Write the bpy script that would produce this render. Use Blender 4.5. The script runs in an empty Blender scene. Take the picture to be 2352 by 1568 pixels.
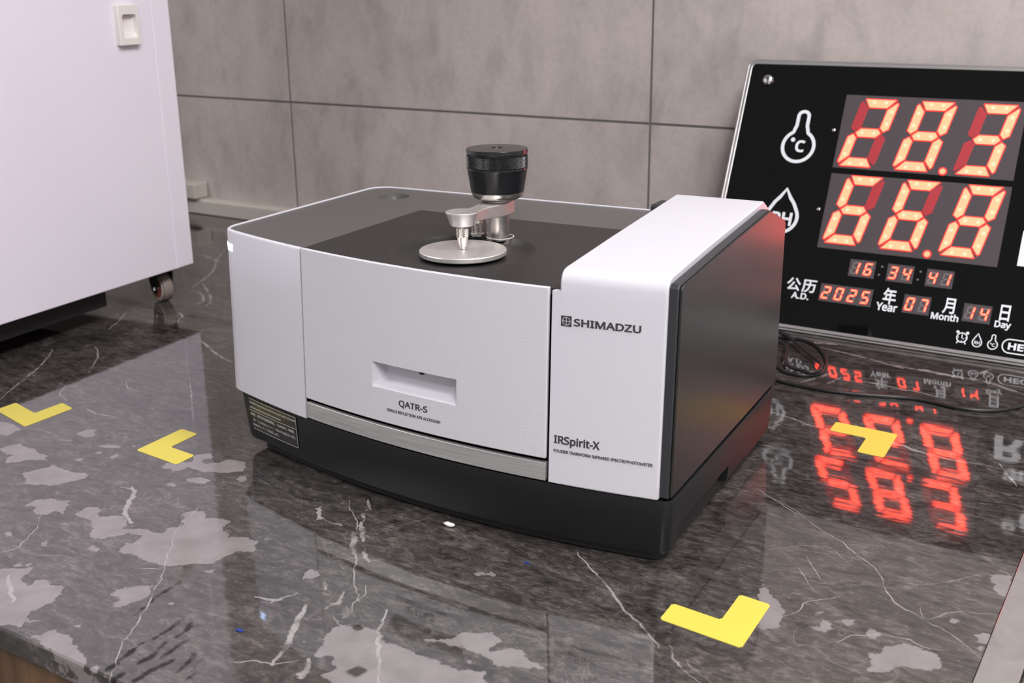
import bpy, bmesh, math, random
import numpy as np
from mathutils import Matrix, Vector

random.seed(7)
SC = bpy.context.scene
COL = SC.collection

# ------------------------------------------------------------------ camera
CAM_F = 2585.65            # focal length in pixels of the 2352 px wide frame
yaw, pitch, roll = -0.4971, 0.3084, -0.0104
fwd = Vector((math.sin(yaw)*math.cos(pitch), math.cos(yaw)*math.cos(pitch), -math.sin(pitch)))
rgt = Vector((math.cos(yaw), -math.sin(yaw), 0))
upv = rgt.cross(fwd)
r2 = rgt*math.cos(roll) + upv*math.sin(roll)
u2 = upv*math.cos(roll) - rgt*math.sin(roll)
cd = bpy.data.cameras.new('camera')
cd.sensor_width = 36.0
cd.lens = CAM_F/2352*36.0
cd.clip_start = 0.02
cd.dof.use_dof = True
cd.dof.focus_distance = 0.80
cd.dof.aperture_fstop = 13.0
cam = bpy.data.objects.new('camera', cd)
cam.matrix_world = Matrix(((r2.x, u2.x, -fwd.x, 0.6082), (r2.y, u2.y, -fwd.y, -0.5955), (r2.z, u2.z, -fwd.z, 0.3573), (0, 0, 0, 1)))
COL.objects.link(cam)
SC.camera = cam

# ------------------------------------------------------------------ world, exposure
w = bpy.data.worlds.new('world'); SC.world = w; w.use_nodes = True
w.node_tree.nodes['Background'].inputs[0].default_value = (0.9, 0.92, 1.0, 1)
w.node_tree.nodes['Background'].inputs[1].default_value = 0.02
SC.view_settings.view_transform = 'Standard'
SC.view_settings.look = 'None'
SC.view_settings.gamma = 1.0
SC.view_settings.use_curve_mapping = False
SC.view_settings.exposure = 0.12
SC.cycles.max_bounces = 5; SC.cycles.diffuse_bounces = 2; SC.cycles.glossy_bounces = 3; SC.cycles.transmission_bounces = 2; SC.cycles.transparent_max_bounces = 4
SC.cycles.use_adaptive_sampling = True; SC.cycles.adaptive_threshold = 0.05
SC.cycles.caustics_reflective = False; SC.cycles.caustics_refractive = False

# ------------------------------------------------------------------ wall frame: s along the wall, t towards it
WA = -0.0645
WROT = Matrix.Rotation(WA, 4, 'Z')
WALL_T = 0.7415            # wall face
BENCH_T = -0.2245          # front edge of the worktop
CEIL = 1.78; FLOOR = -0.86

# unseen ceiling lamps; bench and left ones added as fill (the panel bodies are built further down)
LAMPS = [(1.45, -1.35, 0.60, 1.20, 54.0), (1.20, 0.05, 1.20, 0.30, 22.0), (-1.45, -1.30, 0.60, 1.20, 15.0)]
for (ls, lt, lx, ly, lw) in LAMPS:
    ld = bpy.data.lights.new('unseen_ceiling_lamp_light', 'AREA')
    ld.shape = 'RECTANGLE'; ld.size = lx*0.94; ld.size_y = ly*0.94; ld.energy = lw; ld.color = (1.0, 0.975, 0.985)
    lo = bpy.data.objects.new('unseen_ceiling_lamp_light', ld); COL.objects.link(lo)
    lo.matrix_world = WROT @ Matrix.Translation((ls, lt, CEIL-0.032))

# ------------------------------------------------------------------ materials
def mat(name, col, rough=0.5, metal=0.0, coat=0.0, coat_rough=0.05, ior=1.5, spec=0.5, emit=None, estr=0.0, aniso=0.0):
    m = bpy.data.materials.new(name); m.use_nodes = True
    b = m.node_tree.nodes['Principled BSDF']
    b.inputs['Base Color'].default_value = (*col, 1)
    b.inputs['Roughness'].default_value = rough
    b.inputs['Metallic'].default_value = metal
    b.inputs['IOR'].default_value = ior
    b.inputs['Specular IOR Level'].default_value = spec
    b.inputs['Coat Weight'].default_value = coat
    b.inputs['Coat Roughness'].default_value = coat_rough
    b.inputs['Anisotropic'].default_value = aniso
    if emit:
        b.inputs['Emission Color'].default_value = (*emit, 1)
        b.inputs['Emission Strength'].default_value = estr
    return m
def N(m, t, **kw):
    n = m.node_tree.nodes.new(t)
    for k, v in kw.items(): setattr(n, k, v)
    return n
def L(m, a, b): m.node_tree.links.new(a, b)
def bsdf(m): return m.node_tree.nodes['Principled BSDF']
def ramp(m, src, stops, interp='LINEAR'):
    n = N(m, 'ShaderNodeValToRGB'); cr = n.color_ramp; cr.interpolation = interp
    cr.elements[0].position = stops[0][0]; cr.elements[0].color = (*stops[0][1], 1)
    cr.elements[1].position = stops[-1][0]; cr.elements[1].color = (*stops[-1][1], 1)
    for p, c in stops[1:-1]:
        e = cr.elements.new(p); e.color = (*c, 1)
    L(m, src, n.inputs[0]); return n
def noise(m, scale, detail=4, rough=0.55, dist=0.0, vec=None, stretch=None, rot=None):
    n = N(m, 'ShaderNodeTexNoise'); n.inputs['Scale'].default_value = scale; n.inputs['Detail'].default_value = detail
    n.inputs['Roughness'].default_value = rough; n.inputs['Distortion'].default_value = dist
    if vec is None:
        vec = N(m, 'ShaderNodeTexCoord').outputs['Object']
    if stretch or rot:
        mp = N(m, 'ShaderNodeMapping')
        if stretch: mp.inputs['Scale'].default_value = stretch
        if rot: mp.inputs['Rotation'].default_value = rot
        L(m, vec, mp.inputs[0]); vec = mp.outputs[0]
    L(m, vec, n.inputs['Vector']); return n
def bump(m, src, strength, dist=0.001):
    b = N(m, 'ShaderNodeBump'); b.inputs['Strength'].default_value = strength; b.inputs['Distance'].default_value = dist
    L(m, src, b.inputs['Height']); L(m, b.outputs[0], bsdf(m).inputs['Normal']); return b
def rgbmix(m, fac, a, b, mode='MIX'):
    n = N(m, 'ShaderNodeMix', data_type='RGBA', blend_type=mode)
    for i, v in ((0, fac), (6, a), (7, b)):
        if isinstance(v, (int, float)): n.inputs[i].default_value = v
        elif isinstance(v, tuple): n.inputs[i].default_value = (*v, 1)
        else: L(m, v, n.inputs[i])
    return n.outputs[2]
def math_(m, op, a, b=0.0, clamp=False):
    n = N(m, 'ShaderNodeMath', operation=op, use_clamp=clamp)
    for i, v in enumerate((a, b)):
        if isinstance(v, (int, float)): n.inputs[i].default_value = v
        else: L(m, v, n.inputs[i])
    return n.outputs[0]
def grain(m, scale=900, strength=0.12):
    bump(m, noise(m, scale, 2).outputs[0], strength, 0.0004); return m

M = {}
M['white'] = mat('white_plastic', (0.645, 0.638, 0.69), 0.32)
M['white_tex'] = grain(mat('white_textured_plastic', (0.62, 0.616, 0.655), 0.45), 700, 0.25)
M['black_base'] = grain(mat('black_plastic', (0.010, 0.011, 0.0125), 0.42, spec=0.32), 1400, 0.08)
M['black_core'] = mat('black_inner', (0.006, 0.006, 0.007), 0.6)
M['side_black'] = grain(mat('satin_black_panel', (0.014, 0.0135, 0.0135), 0.30, spec=0.6), 1500, 0.10)
M['frame_black'] = grain(mat('black_side_frame', (0.030, 0.032, 0.036), 0.42, spec=0.5), 1400, 0.08)
M['lid_grey'] = grain(mat('grey_lid_plastic', (0.095, 0.092, 0.090), 0.36), 1500, 0.06)
M['acc_black'] = grain(mat('black_accessory_plate', (0.019, 0.018, 0.0175), 0.44), 1200, 0.10)
M['ink'] = mat('dark_grey_ink', (0.035, 0.035, 0.04), 0.5)
M['label_ink'] = mat('pale_label_ink', (0.42, 0.41, 0.37), 0.5)
M['label'] = mat('black_label_film', (0.016, 0.016, 0.018), 0.25)
M['rubber'] = mat('black_rubber', (0.008, 0.008, 0.008), 0.75)
M['steel'] = mat('stainless_steel', (0.76, 0.72, 0.68), 0.26, 1.0, aniso=0.4)
M['plate_steel'] = mat('brushed_disc_steel', (0.84, 0.81, 0.79), 0.36, 0.78)
M['alu'] = grain(mat('satin_aluminium', (0.78, 0.76, 0.755), 0.50, 1.0), 2200, 0.15)
M['strip'] = mat('brushed_aluminium_strip', (0.52, 0.52, 0.515), 0.42, 0.55)
m = M['strip']
n = noise(m, 220, 3, stretch=(0.05, 1, 4)); r = ramp(m, n.outputs[0], [(0.3, (0.42, 0.42, 0.42)), (0.7, (0.58, 0.58, 0.57))])
L(m, r.outputs[0], bsdf(m).inputs['Base Color']); bump(m, n.outputs[0], 0.10, 0.0003)
M['knob'] = mat('black_anodised_knob', (0.010, 0.010, 0.012), 0.22, 0.0, spec=0.6)
M['knurl'] = mat('black_anodised_knurl', (0.05, 0.05, 0.052), 0.25, 0.6)
M['knurl_steel'] = mat('knurled_steel', (0.62, 0.58, 0.53), 0.2, 1.0)
M['gasket'] = mat('white_gasket', (0.7, 0.69, 0.68), 0.5)
M['button'] = mat('grey_button_face', (0.42, 0.41, 0.41), 0.35, 0.3)
M['led'] = mat('status_led', (0.7, 0.8, 1.0), 0.3, emit=(0.45, 0.62, 1.0), estr=5.0)
M['yellow'] = mat('yellow_marking_tape', (0.68, 0.57, 0.085), 0.45)
m = M['yellow']; bump(m, noise(m, 260, 3).outputs[0], 0.06, 0.0005)
M['cab_white'] = mat('glossy_white_enamel', (0.82, 0.785, 0.875), 0.40, coat=0.9, coat_rough=0.06)
m = M['cab_white']; bump(m, noise(m, 140, 2).outputs[0], 0.03, 0.0006)
M['cream'] = mat('cream_plastic', (0.78, 0.74, 0.71), 0.35)
M['cream_dark'] = mat('cream_plastic_recess', (0.74, 0.70, 0.665), 0.4)
M['tyre'] = mat('grey_caster_tyre', (0.22, 0.185, 0.165), 0.5)
M['hub'] = mat('red_brown_hub', (0.36, 0.11, 0.075), 0.4)
M['hub_rim'] = mat('pale_hub_rim', (0.62, 0.6, 0.56), 0.4)
M['chrome'] = mat('chrome', (0.75, 0.75, 0.76), 0.12, 1.0)
M['pvc'] = mat('cream_trunking_plastic', (0.60, 0.555, 0.50), 0.45)
M['wall_plain'] = mat('pale_paint', (0.66, 0.645, 0.64), 0.8)
M['ceiling'] = mat('ceiling_paint', (0.55, 0.54, 0.53), 0.85)
M['floor'] = mat('grey_floor', (0.16, 0.155, 0.15), 0.45)
m = M['floor']; r = ramp(m, noise(m, 3, 6).outputs[0], [(0.3, (0.13, 0.125, 0.12)), (0.7, (0.19, 0.185, 0.18))]); L(m, r.outputs[0], bsdf(m).inputs['Base Color'])
M['grout'] = mat('dark_joint', (0.17, 0.16, 0.155), 0.9)
M['lamp'] = mat('lamp_diffuser', (0.9, 0.9, 0.9), 0.5, emit=(1.0, 0.97, 0.96), estr=4.0)
M['lamp_frame'] = mat('lamp_frame_white', (0.8, 0.8, 0.8), 0.4)
M['cable'] = mat('black_cable_jacket', (0.012, 0.012, 0.013), 0.38)
M['scrap'] = mat('white_scrap', (0.72, 0.70, 0.66), 0.7)
M['blue'] = mat('blue_fleck', (0.01, 0.035, 0.28), 0.4)
M['glass'] = mat('black_display_glass', (0.0035, 0.0040, 0.0042), 0.035, ior=1.5)
M['case'] = mat('display_case_black', (0.012, 0.012, 0.012), 0.5)
M['silver'] = mat('silver_display_frame', (0.66, 0.65, 0.65), 0.28, 0.85)
M['panel'] = mat('smoked_digit_panel', (0.085, 0.072, 0.078), 0.18)
M['print'] = mat('white_display_print', (0.78, 0.80, 0.84), 0.4)
M['seg_core'] = mat('lit_segment', (0.6, 0.2, 0.1), 0.4, emit=(1.0, 0.050, 0.027), estr=7.8)
M['seg_hot'] = mat('lit_segment_led', (0.6, 0.3, 0.2), 0.4, emit=(1.0, 0.056, 0.035), estr=9.0)
M['seg_edge'] = mat('lit_segment_edge', (0.4, 0.02, 0.02), 0.4, emit=(1.0, 0.016, 0.013), estr=2.2)
M['seg_off'] = mat('unlit_segment', (0.34, 0.035, 0.045), 0.35, emit=(1.0, 0.06, 0.07), estr=0.10)  # segment is off, but a faint red glow is put into it
M['small_off'] = mat('unlit_small_segment', (0.16, 0.145, 0.145), 0.35)

# concrete-look wall tile
m = M['tile'] = mat('concrete_tile', (0.34, 0.315, 0.30), 0.42)
tc = N(m, 'ShaderNodeTexCoord').outputs['Object']
n1 = noise(m, 3.2, 6, 0.6, 0.3, tc); n2 = noise(m, 22, 5, 0.6, 0.4, tc, stretch=(1, 1, 0.55)); n3 = noise(m, 160, 3, 0.6, 0, tc)
c1 = ramp(m, n1.outputs[0], [(0.30, (0.475, 0.424, 0.398)), (0.55, (0.560, 0.498, 0.474)), (0.75, (0.62, 0.555, 0.532))])
c2 = ramp(m, n2.outputs[0], [(0.32, (0.80, 0.80, 0.80)), (0.5, (1.0, 1.0, 1.0)), (0.72, (1.10, 1.09, 1.09))])
c3 = ramp(m, n3.outputs[0], [(0.35, (0.94, 0.94, 0.94)), (0.6, (1.02, 1.02, 1.02))])
cc = rgbmix(m, 1.0, rgbmix(m, 1.0, c1.outputs[0], c2.outputs[0], 'MULTIPLY'), c3.outputs[0], 'MULTIPLY')
L(m, cc, bsdf(m).inputs['Base Color']); bump(m, n3.outputs[0], 0.05, 0.001)

# wood of the bench carcass
m = M['wood'] = mat('brown_wood', (0.10, 0.06, 0.035), 0.45)
n1 = noise(m, 9, 6, 0.6, 0.8, stretch=(6, 6, 0.35)); c1 = ramp(m, n1.outputs[0], [(0.3, (0.075, 0.042, 0.022)), (0.5, (0.14, 0.08, 0.042)), (0.7, (0.20, 0.115, 0.06))])
L(m, c1.outputs[0], bsdf(m).inputs['Base Color'])

# polished dark marble; "patch", "vein" and "dark" are signed distances stored on the slab's vertices
def marble(name, plain=False):
    m = mat(name, (0.05, 0.045, 0.043), 0.05, ior=2.05)
    tc = N(m, 'ShaderNodeTexCoord').outputs['Object']
    n1 = noise(m, 34, 6, 0.74, 1.4, tc, stretch=(0.8, 1.7, 1), rot=(0, 0, 0.35))
    n2 = noise(m, 150, 4, 0.70, 1.0, tc, stretch=(0.7, 1.6, 1), rot=(0, 0, 0.25))
    n3 = noise(m, 7, 3, 0.6, 0.5, tc)
    c1 = ramp(m, n1.outputs[0], [(0.28, (0.016, 0.0140, 0.0130)), (0.43, (0.040, 0.0355, 0.0335)), (0.56, (0.066, 0.0595, 0.0565)), (0.74, (0.125, 0.115, 0.110))])
    c2 = ramp(m, n2.outputs[0], [(0.32, (0.40, 0.40, 0.40)), (0.50, (1.0, 1.0, 1.0)), (0.68, (1.75, 1.70, 1.66))])
    c3 = ramp(m, n3.outputs[0], [(0.32, (0.80, 0.80, 0.82)), (0.68, (1.20, 1.17, 1.14))])
    base = rgbmix(m, 1.0, rgbmix(m, 1.0, c1.outputs[0], c2.outputs[0], 'MULTIPLY'), c3.outputs[0], 'MULTIPLY')
    # pale flecks and hair veins everywhere
    n4 = noise(m, 120, 3, 0.5, 0, tc, stretch=(1, 1.7, 1), rot=(0, 0, 0.3)); f4 = ramp(m, n4.outputs[0], [(0.665, (0, 0, 0)), (0.74, (0.6,)*3)])
    base = rgbmix(m, f4.outputs[0], base, (0.17, 0.155, 0.145))
    n5 = noise(m, 6.5, 5, 0.62, 1.2, tc)
    h5 = math_(m, 'ABSOLUTE', math_(m, 'SUBTRACT', n5.outputs[0], 0.5))
    f5 = ramp(m, h5, [(0.0, (0.5,)*3), (0.0045, (0, 0, 0))])
    g5 = math_(m, 'MULTIPLY', f5.outputs[0], ramp(m, n3.outputs[0], [(0.5, (0, 0, 0)), (0.62, (1, 1, 1))]).outputs[0])
    base = rgbmix(m, g5, base, (0.22, 0.205, 0.195))
    rough_add = None
    if not plain:
        e1 = noise(m, 130, 3, 0.62, 0, tc); e2 = noise(m, 30, 3, 0.6, 0, tc)
        wob = math_(m, 'ADD', math_(m, 'MULTIPLY', math_(m, 'SUBTRACT', e1.outputs[0], 0.5), 0.010), math_(m, 'MULTIPLY', math_(m, 'SUBTRACT', e2.outputs[0], 0.5), 0.006))
        wobv = math_(m, 'MULTIPLY', math_(m, 'SUBTRACT', e1.outputs[0], 0.5), 0.0030)
        def mask(att, wv, soft):
            a = N(m, 'ShaderNodeAttribute', attribute_name=att)
            d = math_(m, 'ADD', a.outputs['Fac'], wv)
            return math_(m, 'MULTIPLY', math_(m, 'SUBTRACT', soft, d), 0.5/soft, clamp=True)
        pm = mask('patch', wob, 0.0004)
        pn = noise(m, 45, 3, 0.6, 0.3, tc)
        pc = ramp(m, pn.outputs[0], [(0.3, (0.195, 0.174, 0.176)), (0.7, (0.265, 0.238, 0.240))])
        base = rgbmix(m, math_(m, 'MULTIPLY', pm, 0.92), base, pc.outputs[0])
        dm = mask('dark', math_(m, 'MULTIPLY', wob, 0.6), 0.0008)
        base = rgbmix(m, math_(m, 'MULTIPLY', dm, 0.75), base, (0.012, 0.011, 0.010))
        wv2 = math_(m, 'MULTIPLY', math_(m, 'SUBTRACT', e1.outputs[0], 0.5), 3.0)
        vm = None
        for k in range(4):
            vs = N(m, 'ShaderNodeAttribute', attribute_name='vein_side_%d' % k)
            line = math_(m, 'MULTIPLY', math_(m, 'SUBTRACT', 1.25, math_(m, 'ABSOLUTE', math_(m, 'ADD', vs.outputs['Fac'], wv2))), 2.2, clamp=True)
            vw = N(m, 'ShaderNodeAttribute', attribute_name='vein_%d' % k)
            near = math_(m, 'MULTIPLY', math_(m, 'SUBTRACT', 0.0022, vw.outputs['Fac']), 1600.0, clamp=True)
            one = math_(m, 'MULTIPLY', line, near)
            vm = one if vm is None else math_(m, 'MAXIMUM', vm, one)
        vn = ramp(m, noise(m, 60, 4, 0.6, 0, tc).outputs[0], [(0.38, (0.15,)*3), (0.56, (1, 1, 1))])
        va = math_(m, 'MULTIPLY', math_(m, 'MULTIPLY', vm, vn.outputs[0]), 0.74)
        base = rgbmix(m, va, base, (0.40, 0.375, 0.365))
        L(m, math_(m, 'SUBTRACT', 0.5, math_(m, 'MULTIPLY', dm, 0.45)), bsdf(m).inputs['Specular IOR Level'])
        rr = math_(m, 'ADD', 0.05, math_(m, 'MULTIPLY', pm, 0.04))
        L(m, rr, bsdf(m).inputs['Roughness'])
    L(m, base, bsdf(m).inputs['Base Color'])
    b1 = noise(m, 55, 2, 0.5, 0, tc, stretch=(0.35, 1.2, 1), rot=(0, 0, 0.1))
    bump(m, b1.outputs[0], 0.05, 0.0016)
    return m
M['marble'] = marble('polished_dark_marble')
M['marble_edge'] = marble('polished_dark_marble_edge', True)
m = M['pale_stone'] = mat('pale_grey_stone_strip', (0.20, 0.18, 0.175), 0.08, ior=1.9)
r = ramp(m, noise(m, 40, 6, 0.6, 0.4).outputs[0], [(0.3, (0.20, 0.180, 0.176)), (0.7, (0.265, 0.241, 0.236))]); L(m, r.outputs[0], bsdf(m).inputs['Base Color'])

try:      # Blender's own interface typeface, a plain grotesque
    import os
    FONT = bpy.data.fonts.load(os.path.join(bpy.utils.system_resource('DATAFILES', path='fonts'), 'NotoSansHebrew-Regular.woff2'))
except Exception:
    FONT = None
# ------------------------------------------------------------------ mesh helpers
def tag(o, label=None, cat=None, group=None, kind=None):
    if label: o['label'] = label
    if cat: o['category'] = cat
    if group: o['group'] = group
    if kind: o['kind'] = kind
    return o
def empty(name, mw, label, cat, group=None):
    o = bpy.data.objects.new(name, None); COL.objects.link(o); o.matrix_world = mw
    o.empty_display_size = 0.02
    return tag(o, label, cat, group)
def obj(name, bm, material, parent=None, smooth=None, bevel=None, bseg=2, world=True, label=None, mw=None):
    """one mesh object; geometry in world coordinates unless world is False (then in the parent's frame)"""
    me = bpy.data.meshes.new(name); bmesh.ops.recalc_face_normals(bm, faces=bm.faces); bm.to_mesh(me); bm.free()
    return mobj(name, me, material, parent, smooth, bevel, bseg, world, label, mw)
def mobj(name, me, material, parent=None, smooth=None, bevel=None, bseg=2, world=True, label=None, mw=None):
    o = bpy.data.objects.new(name, me); COL.objects.link(o)
    me.materials.append(M[material] if isinstance(material, str) else material)
    if smooth is not None:
        for p in me.polygons: p.use_smooth = True
        me.set_sharp_from_angle(angle=math.radians(smooth))
    if bevel:
        md = o.modifiers.new('edge', 'BEVEL'); md.width = bevel; md.segments = bseg; md.limit_method = 'ANGLE'; md.angle_limit = math.radians(35); md.harden_normals = False
    if parent is not None:
        o.parent = parent
        if world:
            root = parent
            while root.parent is not None: root = root.parent
            if parent is root: o.matrix_parent_inverse = root_inv(root)
    if mw is not None: o.matrix_basis = mw
    if label: o['label'] = label
    return o
def root_inv(root):
    return Matrix.LocRotScale(root.location, root.rotation_euler, root.scale).inverted()
def box(bm, x0, x1, y0, y1, z0, z1, mw=None):
    vs = [bm.verts.new(v) for v in ((x0,y0,z0),(x1,y0,z0),(x1,y1,z0),(x0,y1,z0),(x0,y0,z1),(x1,y0,z1),(x1,y1,z1),(x0,y1,z1))]
    for f in ((0,3,2,1),(4,5,6,7),(0,1,5,4),(1,2,6,5),(2,3,7,6),(3,0,4,7)): bm.faces.new([vs[i] for i in f])
    if mw is not None:
        for v in vs: v.co = mw @ v.co
    return vs
def prism(bm, pts, a, b, fn):
    """polygon pts extruded from a to b; fn(p, h) -> coordinate"""
    lo = [bm.verts.new(fn(p, a)) for p in pts]; hi = [bm.verts.new(fn(p, b)) for p in pts]
    n = len(pts)
    bm.faces.new(lo[::-1]); bm.faces.new(hi)
    for i in range(n): bm.faces.new((lo[i], lo[(i+1) % n], hi[(i+1) % n], hi[i]))
    return lo, hi
XYZ = lambda p, h: (p[0], p[1], h)
def rrect(x0, x1, y0, y1, r, n=6):
    out = []
    for cx, cy, a0 in ((x1-r, y0+r, -90), (x1-r, y1-r, 0), (x0+r, y1-r, 90), (x0+r, y0+r, 180)):
        for i in range(n+1):
            a = math.radians(a0+90*i/n); out.append((cx+r*math.cos(a), cy+r*math.sin(a)))
    return out
def lathe(bm, prof, c, n=48, caps=True):
    """prof: list of (r, z); axis z through c"""
    rings = []
    for r, z in prof:
        rings.append([bm.verts.new((c[0]+r*math.cos(2*math.pi*i/n), c[1]+r*math.sin(2*math.pi*i/n), z)) for i in range(n)])
    for a, b in zip(rings[:-1], rings[1:]):
        for i in range(n): bm.faces.new((a[i], a[(i+1) % n], b[(i+1) % n], b[i]))
    if caps:
        bm.faces.new(rings[0][::-1]); bm.faces.new(rings[-1])
    return rings
def tube(bm, pts, r, n=10):
    P = [Vector(p) for p in pts]; rings = []
    up = Vector((0, 0, 1))
    for i, p in enumerate(P):
        t = (P[min(i+1, len(P)-1)]-P[max(i-1, 0)]).normalized()
        a = t.cross(up)
        if a.length < 1e-4: a = t.cross(Vector((0, 1, 0)))
        a.normalize(); b = t.cross(a)
        rings.append([bm.verts.new(p+a*(r*math.cos(2*math.pi*k/n))+b*(r*math.sin(2*math.pi*k/n))) for k in range(n)])
    for a, b in zip(rings[:-1], rings[1:]):
        for k in range(n): bm.faces.new((a[k], a[(k+1) % n], b[(k+1) % n], b[k]))
    bm.faces.new(rings[0][::-1]); bm.faces.new(rings[-1])
def spline(pts, per=8):
    P = [Vector(p) for p in pts]; out = []
    for i in range(len(P)-1):
        p0, p1, p2, p3 = P[max(i-1, 0)], P[i], P[i+1], P[min(i+2, len(P)-1)]
        for k in range(per):
            t = k/per
            out.append(0.5*((2*p1)+(p2-p0)*t+(2*p0-5*p1+4*p2-p3)*t*t+(3*p1-p0-3*p2+p3)*t**3))
    out.append(P[-1]); return out
def text_bm(body, width, height, bold=0.0, depth=0.0002, shear=0.0, space=1.0):
    """lettering fitted to width x height, lower-left at the origin, in the xy plane, thickness depth along z"""
    c = bpy.data.curves.new('lettering', 'FONT'); c.body = body; c.size = 1.0; c.resolution_u = 4; c.shear = shear
    if FONT is not None and body.isascii(): c.font = FONT
    c.space_character = space
    o = bpy.data.objects.new('lettering_tmp', c); COL.objects.link(o)
    bpy.context.view_layer.update()
    me = bpy.data.meshes.new_from_object(o.evaluated_get(bpy.context.evaluated_depsgraph_get()))
    bpy.data.objects.remove(o); bpy.data.curves.remove(c)
    bm = bmesh.new(); bm.from_mesh(me); bpy.data.meshes.remove(me)
    bmesh.ops.remove_doubles(bm, verts=bm.verts, dist=1e-5)
    if bold:      # heavier strokes: push the outline outwards
        mv = {}
        for e in bm.edges:
            if len(e.link_faces) != 1: continue
            a, b = e.verts; t = (b.co-a.co)
            if t.length < 1e-9: continue
            n = Vector((t.y, -t.x, 0)).normalized()
            if n.dot(e.link_faces[0].calc_center_median()-a.co) > 0: n = -n
            for v in (a, b): mv.setdefault(v, []).append(n)
        for v, ns in mv.items():
            s = sum(ns, Vector())
            if s.length > 1e-4:
                s.normalize(); v.co += s*(bold/max(0.45, s.dot(ns[0])))
    xs = [v.co.x for v in bm.verts]; ys = [v.co.y for v in bm.verts]
    sx = width/(max(xs)-min(xs)); sy = height/(max(ys)-min(ys)) if height else sx
    for v in bm.verts: v.co = Vector(((v.co.x-min(xs))*sx, (v.co.y-min(ys))*sy, 0))
    if depth:
        g = bmesh.ops.extrude_face_region(bm, geom=bm.faces[:])
        for v in [e for e in g['geom'] if isinstance(e, bmesh.types.BMVert)]: v.co.z += depth
    return bm
def boolean_cut(o, cutter_bm):
    me = bpy.data.meshes.new('cutter'); bmesh.ops.recalc_face_normals(cutter_bm, faces=cutter_bm.faces); cutter_bm.to_mesh(me); cutter_bm.free()
    c = bpy.data.objects.new('cutter', me); COL.objects.link(c)
    md = o.modifiers.new('cut', 'BOOLEAN'); md.object = c; md.solver = 'EXACT'; md.operation = 'DIFFERENCE'
    inv = o.matrix_parent_inverse.copy(); par = o.parent
    o.parent = None; bpy.context.view_layer.update()
    nm = bpy.data.meshes.new_from_object(o.evaluated_get(bpy.context.evaluated_depsgraph_get()))
    o.modifiers.remove(md); old = o.data; o.data = nm; bpy.data.meshes.remove(old)
    bpy.data.objects.remove(c); bpy.data.meshes.remove(me)
    if par is not None: o.parent = par; o.matrix_parent_inverse = inv
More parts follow.
